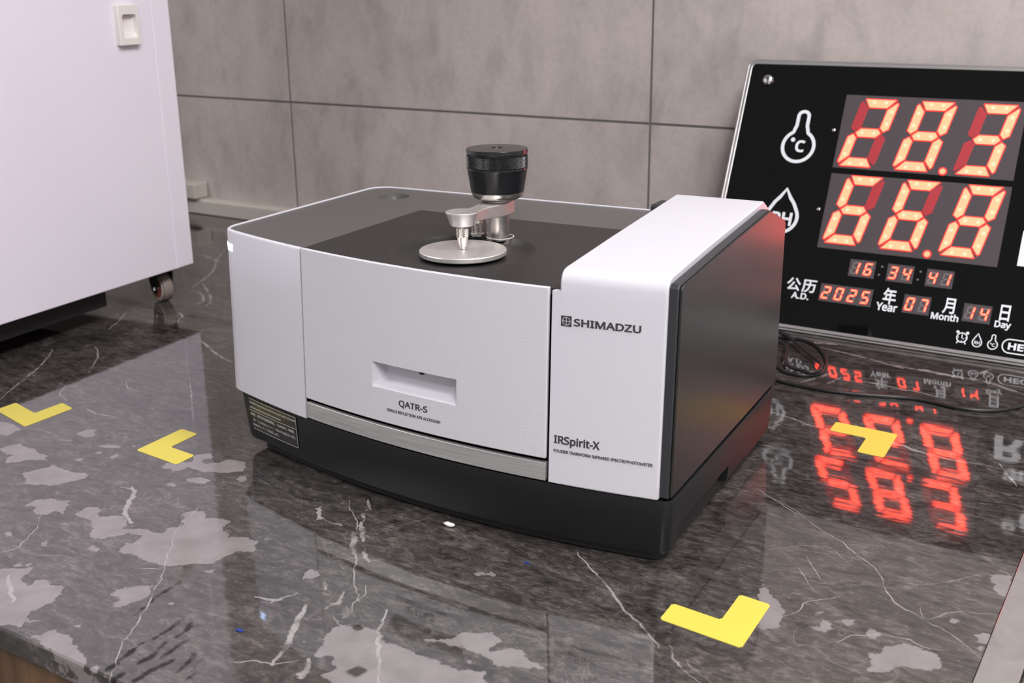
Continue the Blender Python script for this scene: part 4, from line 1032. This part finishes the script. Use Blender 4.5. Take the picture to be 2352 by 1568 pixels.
for (lx, ly) in ((-.032, -.026), (-.032, CF+.05), (CWD+.04, -.026), (CWD+.04, CF+.05)):
    R_, cz = .0170, .0170
    def cyl(x0, x1, prof):
        bm = bmesh.new(); n = 36; rs = []
        for r, x in prof: rs.append([bm.verts.new((lx+x, ly-.004+r*math.cos(2*math.pi*i/n), cz+r*math.sin(2*math.pi*i/n))) for i in range(n)])
        for a, b in zip(rs[:-1], rs[1:]):
            for i in range(n): bm.faces.new((a[i], a[(i+1) % n], b[(i+1) % n], b[i]))
        bm.faces.new(rs[0]); bm.faces.new(rs[-1][::-1]); return bm
    ang = Matrix.Translation((lx, ly, 0)) @ Matrix.Rotation(math.radians(70), 4, 'Z') @ Matrix.Translation((-lx, -ly, 0))
    wheel = obj('caster_wheel', cyl(0, 0, [(R_-.0022, -.0062), (R_-.0006, -.0058), (R_, -.004), (R_, .004), (R_-.0006, .0058), (R_-.0022, .0062)]), 'tyre', cab, smooth=40, world=False, mw=ang)
    obj('wheel_hub', cyl(0, 0, [(.0125, -.0068), (.0125, .0068)]), 'hub', wheel, smooth=40, world=False)
    for sx in (-1, 1):
        bm = cyl(0, 0, [(.0146, sx*.0060), (.0146, sx*.0066), (.0128, sx*.0071), (.0126, sx*.0066)]); obj('hub_rim', bm, 'hub_rim', wheel, smooth=40, world=False)
    bm = cyl(0, 0, [(.0030, -.0125), (.0034, -.0118), (.0034, .0118), (.0030, .0125)]); obj('axle_bolt', bm, 'chrome', wheel, smooth=40, world=False)
    bm = bmesh.new(); box(bm, lx-.0105, lx+.0105, ly-.013, ly+.012, .0355, CH-.0004)
    for sx in (-1, 1):
        pl = [(ly-.014, .0356), (ly+.010, .0356), (ly+.001, .0130), (ly-.009, .0130)]
        prism(bm, pl, lx+sx*.0098-.0009, lx+sx*.0098+.0009, lambda p, h: (h, p[0], p[1]))
    obj('caster_fork', bm, 'black_base', cab, world=False, mw=ang)

# ================================================================== cable trunking on the wall
tr = empty('cable_trunking', WROT @ Matrix.Translation((-.6, WALL_T, 0)), 'cream plastic cable trunking along the foot of the tiled wall', 'trunking')
bm = bmesh.new(); prism(bm, [(-.0210, .0004), (-.0002, .0004), (-.0002, .0250), (-.0185, .0250), (-.0210, .0225)], -1.7, .62, lambda p, h: (h, p[0], p[1])); obj('trunking_run', bm, 'pvc', tr, bevel=.0015, world=False)
bm = bmesh.new(); box(bm, -.255, -.1590, -.0300, -.0002, .0254, .0510); obj('wall_box', bm, 'pvc', tr, bevel=.0025, world=False)

# ================================================================== display board leaning on the wall
dyaw, dlean = -0.0662, 0.4232
e_ = Vector((math.cos(dyaw), math.sin(dyaw), 0)); n_ = Vector((-math.sin(dyaw), math.cos(dyaw), 0))
up_ = n_*math.sin(dlean)+Vector((0, 0, 1))*math.cos(dlean); w_ = e_.cross(up_)
DM = Matrix(((e_.x, up_.x, w_.x, .2113), (e_.y, up_.y, w_.y, .5598), (e_.z, up_.z, w_.z, .0013), (0, 0, 0, 1)))
disp = empty('digital_clock_display', DM, 'black glass display board with large red digits leaning on the wall', 'display')
DU0, DU1, DV1 = .0037, .430, .2985
D = lambda name, bm, material, parent=disp, **kw: obj(name, bm, material, parent, world=False, **kw)
uv3 = lambda p, h: (p[0], p[1], h)
# frame ring with a stepped silver edge, case behind, black glass in front
def ring_frame(o, i, h0, h1):
    bm = bmesh.new(); A = [[bm.verts.new((x, y, z)) for x, y in pl] for pl, z in ((o, h0), (o, h1), (i, h1), (i, h0))]
    n = len(o)
    for k in range(4):
        a, b = A[k], A[(k+1) % 4]
        for j in range(n): bm.faces.new((a[j], a[(j+1) % n], b[(j+1) % n], b[j]))
    return bm
f1 = ring_frame(rrect(DU0, DU1, 0, DV1, .010), rrect(DU0+.0022, DU1-.0022, .0022, DV1-.0022, .008), -.003, -.0010)
D('outer_frame', f1, 'silver', smooth=30, bevel=.0005)
f2 = ring_frame(rrect(DU0+.0026, DU1-.0026, .0026, DV1-.0026, .008), rrect(DU0+.0062, DU1-.0062, .0062, DV1-.0062, .005), -.0028, 0.0)
D('inner_frame', f2, 'silver', smooth=30, bevel=.0006)
bm = bmesh.new(); prism(bm, rrect(DU0+.0008, DU1-.0008, .0130, DV1-.0008, .008), -.0235, -.0031, uv3); D('case', bm, 'case', smooth=30)
bm = bmesh.new(); prism(bm, rrect(DU0+.0063, DU1-.0063, .0063, DV1-.0063, .005), -.0029, -.0004, uv3); D('glass', bm, 'glass', smooth=30)

bm = bmesh.new(); box(bm, .12, .31, .262, .290, -.0395, -.0237); D('rear_bracket', bm, 'case')
SEGMAP = {'0': 'abcdef', '1': 'bc', '2': 'abged', '3': 'abgcd', '4': 'fgbc', '5': 'afgcd', '6': 'afgedc', '7': 'abc', '8': 'abcdefg', '9': 'abcdfg'}
def seg_polys(W, H, T, gap):
    """seven elongated hexagons in an upright W x H box, chamfered outer corners"""
    h = T/2; m_ = H/2; c = T*.42
    def hor(y, up):
        if up == 1: return [(gap+c*.55, y-c*.15), (c+gap*.4, y), (W-c-gap*.4, y), (W-gap-c*.55, y-c*.15), (W-T, y-T), (T, y-T)]
        if up == -1: return [(gap+c*.55, y+c*.15), (T, y+T), (W-T, y+T), (W-gap-c*.55, y+c*.15), (W-c-gap*.4, y), (c+gap*.4, y)]
        return [(h+gap, y), (T+gap*.3, y+h), (W-T-gap*.3, y+h), (W-h-gap, y), (W-T-gap*.3, y-h), (T+gap*.3, y-h)]
    def ver(x, sgn, y0, y1, top):
        # sgn 1: left column (outer edge at x), -1: right column
        if top: pts = [(0, y1-c-gap*.6), (c*.5, y1-c*.45-gap), (T, y1-T-gap), (T, y0+h+gap*.6), (h, y0+gap), (0, y0+h*.9)]
        else: pts = [(0, y0+c+gap*.6), (c*.5, y0+c*.45+gap), (T, y0+T+gap), (T, y1-h-gap*.6), (h, y1-gap), (0, y1-h*.9)]
        return [(x+sgn*px, py) for px, py in pts]
    return {'a': hor(H, 1), 'd': hor(0, -1), 'g': hor(m_, 0), 'f': ver(0, 1, m_, H, True), 'b': ver(W, -1, m_, H, True), 'e': ver(0, 1, 0, m_, False), 'c': ver(W, -1, 0, m_, False)}
def shrink(pl, k):
    c = Vector((sum(p[0] for p in pl)/len(pl), sum(p[1] for p in pl)/len(pl))); n = len(pl)
    area = sum(pl[i][0]*pl[(i+1) % n][1]-pl[(i+1) % n][0]*pl[i][1] for i in range(n))
    if area < 0: pl = pl[::-1]
    out = []
    for i in range(n):
        p0, p1, p2 = Vector(pl[i-1]), Vector(pl[i]), Vector(pl[(i+1) % n])
        d1 = (p1-p0).normalized(); d2 = (p2-p1).normalized(); n1 = Vector((-d1.y, d1.x)); n2 = Vector((-d2.y, d2.x))
        b = n1+n2; 
        if b.length < 1e-6: b = n1.copy()
        b.normalize(); s = k/max(.35, b.dot(n1)); out.append(tuple(p1+b*s))
    return out
def big_row(digits, u0s, v0, panel, dotu):
    W, H, T, SH = .0400, .0750, .0104, .20
    polys = seg_polys(W, H, T, .0009)
    sh = lambda p, u0: (u0+p[0]+SH*p[1], v0+p[1])
    for ch, u0 in zip(digits, u0s):
        for k, pl in polys.items():
            q = [sh(p, u0) for p in pl]; on = k in SEGMAP[ch]
            a_ = sum(q[i][0]*q[(i+1) % len(q)][1]-q[(i+1) % len(q)][0]*q[i][1] for i in range(len(q)))
            if a_ < 0: q = q[::-1]
            bm = bmesh.new(); prism(bm, q, .00005, .0005, uv3)
            o = D('segment', bm, 'seg_edge' if on else 'seg_off', panel)
            if not on: o['label'] = 'unlit dark red segment with a faint added glow'; continue
            # glowing core and two brighter led spots are material slots of the same segment
            bm = bmesh.new(); bm.from_mesh(o.data)
            core = shrink(q, .0009); prism(bm, core, .0004, .00058, uv3)
            nf = len(bm.faces)
            me = o.data; me.materials.append(M['seg_core']); me.materials.append(M['seg_hot'])
            bm.faces.ensure_lookup_table()
            for f in bm.faces[-(len(core)+2):]: f.material_index = 1
            L0 = Vector(((q[0][0]+q[-1][0])/2, (q[0][1]+q[-1][1])/2))
            cc = Vector((sum(p[0] for p in core)/len(core), sum(p[1] for p in core)/len(core)))
            dv = Vector((1, 0)) if k in 'adg' else Vector((SH, 1)).normalized()
            for sg in (-1, 1):
                c2 = cc+dv*sg*(.0062 if k in 'adg' else .0068)
                start = len(bm.faces)
                prism(bm, [(c2.x+.0019*math.cos(2*math.pi*i/14), c2.y+.0019*math.sin(2*math.pi*i/14)) for i in range(14)], .00055, .00063, uv3)
                bm.faces.ensure_lookup_table()
                for f in bm.faces[start:]: f.material_index = 2
            bmesh.ops.recalc_face_normals(bm, faces=bm.faces)
            bm.to_mesh(me); bm.free()
    bm = bmesh.new(); prism(bm, [(dotu[0]+.0042*math.cos(2*math.pi*i/20), dotu[1]+.0042*math.sin(2*math.pi*i/20)) for i in range(20)], .00005, .0005, uv3); o = D('decimal_point', bm, 'seg_edge', panel)
    bm = bmesh.new(); bm.from_mesh(o.data); start = len(bm.faces)
    prism(bm, [(dotu[0]+.0029*math.cos(2*math.pi*i/20), dotu[1]+.0029*math.sin(2*math.pi*i/20)) for i in range(20)], .0004, .0006, uv3); bm.faces.ensure_lookup_table()
    for f in bm.faces[start:]: f.material_index = 1
    o.data.materials.append(M['seg_core']); bm.to_mesh(o.data); bm.free()
bm = bmesh.new(); box(bm, .1217, .3018, .1806, .2610, -.0004, 0.00003); p1 = D('temperature_panel', bm, 'panel')
bm = bmesh.new(); box(bm, .1222, .3020, .0929, .1742, -.0004, 0.00003); p2 = D('humidity_panel', bm, 'panel')
big_row('283', [.1245, .1825, .2427], .1826, p1, (.2340, .1848))
big_row('668', [.1252, .1832, .2433], .0985, p2, (.2346, .0982))
# small clock and calendar digits
def small_group(name, text, u0, u1, v0, v1):
    bm = bmesh.new(); box(bm, u0, u1, v0, v1, -.0004, 0.00003); p = D(name, bm, 'panel')
    cell = (u1-u0)/len(text); W, H, T, SH = cell*.60, (v1-v0)*.72, (v1-v0)*.105, .17
    polys = seg_polys(W, H, T, .00016)
    for i, ch in enumerate(text):
        bx = u0+cell*i+cell*.10; by = v0+(v1-v0)*.14
        on = bmesh.new(); off = bmesh.new(); core = bmesh.new()
        for k, pl in polys.items():
            q = [(bx+x+SH*y, by+y) for x, y in pl]
            a_ = sum(q[j][0]*q[(j+1) % len(q)][1]-q[(j+1) % len(q)][0]*q[j][1] for j in range(len(q)))
            if a_ < 0: q = q[::-1]
            if k in SEGMAP[ch]:
                prism(on, shrink(q, -.00018), .00005, .0003, uv3); prism(core, shrink(q, .00022), .0002, .0004, uv3)
            else: prism(off, q, .00005, .0002, uv3)
        d_ = D('digit', on, 'seg_edge', p)
        b2 = bmesh.new(); b2.from_mesh(d_.data); n0 = len(b2.faces)
        tmp = bpy.data.meshes.new('t'); core.to_mesh(tmp); core.free(); b2.from_mesh(tmp); bpy.data.meshes.remove(tmp); b2.faces.ensure_lookup_table()
        for f in b2.faces[n0:]: f.material_index = 1
        d_.data.materials.append(M['seg_core']); b2.to_mesh(d_.data); b2.free()
        if len(off.faces): D('unlit_segments', off, 'small_off', p)
        else: off.free()
        if i:
            bm = bmesh.new(); box(bm, u0+cell*i-.0001, u0+cell*i+.0001, v0, v1, 0.00003, .0001); D('digit_seam', bm, 'small_off', p)
small_group('clock_panel', '16', .1600, .1864, .0663, .0846); small_group('clock_panel', '34', .1987, .2252, .0659, .0842); small_group('clock_panel', '41', .2378, .2641, .0657, .0836)
small_group('year_panel', '2025', .1346, .1891, .0364, .0552); small_group('month_panel', '07', .2207, .2471, .0358, .0548); small_group('day_panel', '14', .2788, .3050, .0355, .0537)
def dotp(name, u, v, r, material, h=.0004, n=20, dome=False):
    bm = bmesh.new()
    if dome: lathe(bm, [(r, 0), (r, h*.4), (r*.8, h*.8), (r*.4, h), (r*.05, h*1.02)], (u, v), n)
    else: prism(bm, [(u+r*math.cos(2*math.pi*i/n), v+r*math.sin(2*math.pi*i/n)) for i in range(n)], -.0003, h, uv3)
    return D(name, bm, material, smooth=40)
for u, v in ((.1932, .0800), (.1914, .0713), (.2318, .0796), (.2304, .0711)): dotp('colon_lamp', u, v, .0011, 'small_off')
dotp('standoff_cap', .0312, .2737, .0060, 'chrome', .0042, 32, True); dotp('standoff_cap', .400, .2737, .0060, 'chrome', .0042, 32, True)
dotp('indicator_lamp', .1154, .2211, .0021, 'chrome', .0016, 24, True); dotp('indicator_lamp', .1160, .1338, .0021, 'chrome', .0016, 24, True)
def label(body, u0, u1, v0, v1, bold=.02):
    bm = text_bm(body, u1-u0, v1-v0, bold, .00025)
    for v in bm.verts: v.co = Vector((u0+v.co.x, v0+v.co.y, -.00035+v.co.z))
    return D('lettering', bm, 'print')
label('公', .0978, .1132, .0433, .0574, .022); label('历', .1146, .1298, .0428, .0570, .022); label('A.D.', .1050, .1240, .0350, .0421, .028)
label('年', .1995, .2128, .0420, .0592, .022); label('Year', .1945, .2160, .0347, .0432, .028)
label('月', .2590, .2706, .0405, .0566, .022); label('Month', .2495, .2758, .0335, .0408, .028)
label('日', .3125, .3216, .0408, .0568, .022); label('Day', .3095, .3245, .0320, .0405, .028)
label('°C', .330, .378, .195, .240, .02); label('%', .3290, .3560, .142, .160, .02); label('RH', .3195, .3800, .0966, .1316, .03)
# outline icons: stroked paths
def stroke(name, pts, wd, closed=True, material='print', parent=disp, h=.0003):
    n = len(pts); bm = bmesh.new(); P = [Vector(p) for p in pts]; A, B = [], []
    for i in range(n):
        if closed: p0, p2 = P[i-1], P[(i+1) % n]
        else: p0, p2 = P[max(i-1, 0)], P[min(i+1, n-1)]
        t = (p2-p0).normalized(); nr = Vector((-t.y, t.x))
        A.append(P[i]+nr*wd/2); B.append(P[i]-nr*wd/2)
    v = [[bm.verts.new((q.x, q.y, z)) for q in L_] for L_, z in ((A, -.00035), (A, h), (B, h), (B, -.00035))]
    for k in range(4):
        a, b = v[k], v[(k+1) % 4]
        for i in range(n if closed else n-1): bm.faces.new((a[i], a[(i+1) % n], b[(i+1) % n], b[i]))
    if not closed:
        bm.faces.new([r[0] for r in v]); bm.faces.new([r[-1] for r in v][::-1])
    return D(name, bm, material, parent)
def flask(cu, cv, R, nw, top):
    pts = []
    a0 = math.radians(118); a1 = math.radians(422)
    for i in range(37):
        a = a0+(a1-a0)*i/36; pts.append((cu+R*math.cos(a), cv+R*math.sin(a)))
    # right shoulder up to the neck, rounded top, back down
    pts += [(cu+R*.42, cv+R*1.08), (cu+nw, cv+R*1.35), (cu+nw, top-nw*.9)]
    for i in range(1, 10):
        a = math.radians(180*i/10); pts.append((cu+nw*math.cos(a), top-nw*.9+nw*.9*math.sin(a)))
    pts += [(cu-nw, top-nw*.9), (cu-nw, cv+R*1.35), (cu-R*.42, cv+R*1.08)]
    return pts
def drop(cu, cv, R, top):
    pts = []
    for i in range(29):
        a = math.radians(150+240*i/28); pts.append((cu+R*math.cos(a), cv+R*math.sin(a)))
    x, y = pts[-1]; pts += [(cu+R*.62, cv+R*.95), (cu+R*.34, cv+(top-cv)*.70), (cu+.0001, top), (cu-R*.34, cv+(top-cv)*.70), (cu-R*.62, cv+R*.95)]
    return pts
stroke('thermometer_icon', flask(.0800, .2010, .0172, .0057, .2400), .0036)
label('C', .0768, .0872, .1945, .2080, .035); dotp('degree_mark', .0730, .2080, .0024, 'print', .0001)
stroke('droplet_icon', drop(.0775, .1215, .0170, .1528), .0036); label('RH', .0665, .0890, .1125, .1270, .03)
# row of tiny icons and the oval brand plate
def arc(cu, cv, R, n=28): return [(cu+R*math.cos(2*math.pi*i/n), cv+R*math.sin(2*math.pi*i/n)) for i in range(n)]
stroke('alarm_clock_icon', arc(.2823, .0190, .0047), .0011)
for sx in (-1, 1):
    dotp('alarm_bell', .2823+sx*.0046, .0242, .0015, 'print', .0001); stroke('alarm_foot', [(.2823+sx*.0030, .0150), (.2823+sx*.0042, .0128)], .0012, False)
stroke('clock_hand', [(.2823, .0222), (.2823, .0186), (.2843, .0178)], .0008, False)
for a in (0, 90, 180, 270): dotp('clock_tick', .2823+.0033*math.cos(math.radians(a)), .0190+.0033*math.sin(math.radians(a)), .0005, 'print', .0001)
stroke('droplet_icon', drop(.2968, .0163, .0043, .0252), .0010); label('RH', .2942, .2994, .0145, .0178, .02)
stroke('thermometer_icon', flask(.3112, .0163, .0044, .0016, .0262), .0010); label('°C', .3088, .3136, .0145, .0180, .02)
ov = [(x, y) for x, y in rrect(.3200, .372, .0106, .0240, .0066, 8)]
stroke('oval_border', ov, .0012)
label('HEC', .3252, .3470, .0138, .0208, .035)

# ================================================================== black cord
cord = [(x, y, .0019) for x, y in CABLE_LONG]
pre = [(.333, .3960, .0019), (.318, .404, .0019), (.312, .420, .0019), (.318, .432, .0019), (.330, .436, .0019)]
path = [(.5836+.05, .52, .0019)]+cord[::-1]+pre+[(x, y, .0019) for x, y in CABLE_LOOP]
path = spline(path, 6)
bm = bmesh.new(); tube(bm, path, .0018, 10)
tag(obj('power_cord', bm, 'cable', smooth=60), 'long black power cord snaking in front of the display, ending in a loop', 'cable')
path = spline([(.302, .540, .0057)]+[(x, y, .0057) for x, y in CABLE_INNER]+[(.322, .500, .0040), (.308, .505, .0019)], 6)
for p in path:
    pass
bm = bmesh.new(); tube(bm, path, .0018, 10)
tag(obj('coiled_cable', bm, 'cable', smooth=60), 'thin black cable coiled behind the right side of the instrument', 'cable')

# ================================================================== crumbs on the stone
def crumb(name, x, y, r, material, label, cat, flat=.35, seed=1):
    rnd = random.Random(seed); bm = bmesh.new(); bmesh.ops.create_icosphere(bm, subdivisions=2, radius=1)
    for v in bm.verts:
        k = .75+.5*rnd.random(); v.co = Vector((v.co.x*r*k*1.5, v.co.y*r*k*.7, v.co.z*r*flat*k))
    mz = min(v.co.z for v in bm.verts)
    for v in bm.verts: v.co.z -= mz-.00003
    o = obj(name, bm, material, smooth=50); o.location = (x, y, 0); return tag(o, label, cat)
crumb('paper_scrap', .2337, .0008, .0028, 'scrap', 'tiny white scrap lying in front of the instrument base', 'scrap', .5, 3)
crumb('paint_fleck', .3055, -.0207, .0013, 'blue', 'tiny blue fleck near the front right corner of the instrument', 'fleck', .2, 5)
crumb('paint_fleck', .1940, -.1680, .0018, 'blue', 'tiny blue fleck near the front edge of the worktop', 'fleck', .2, 9)
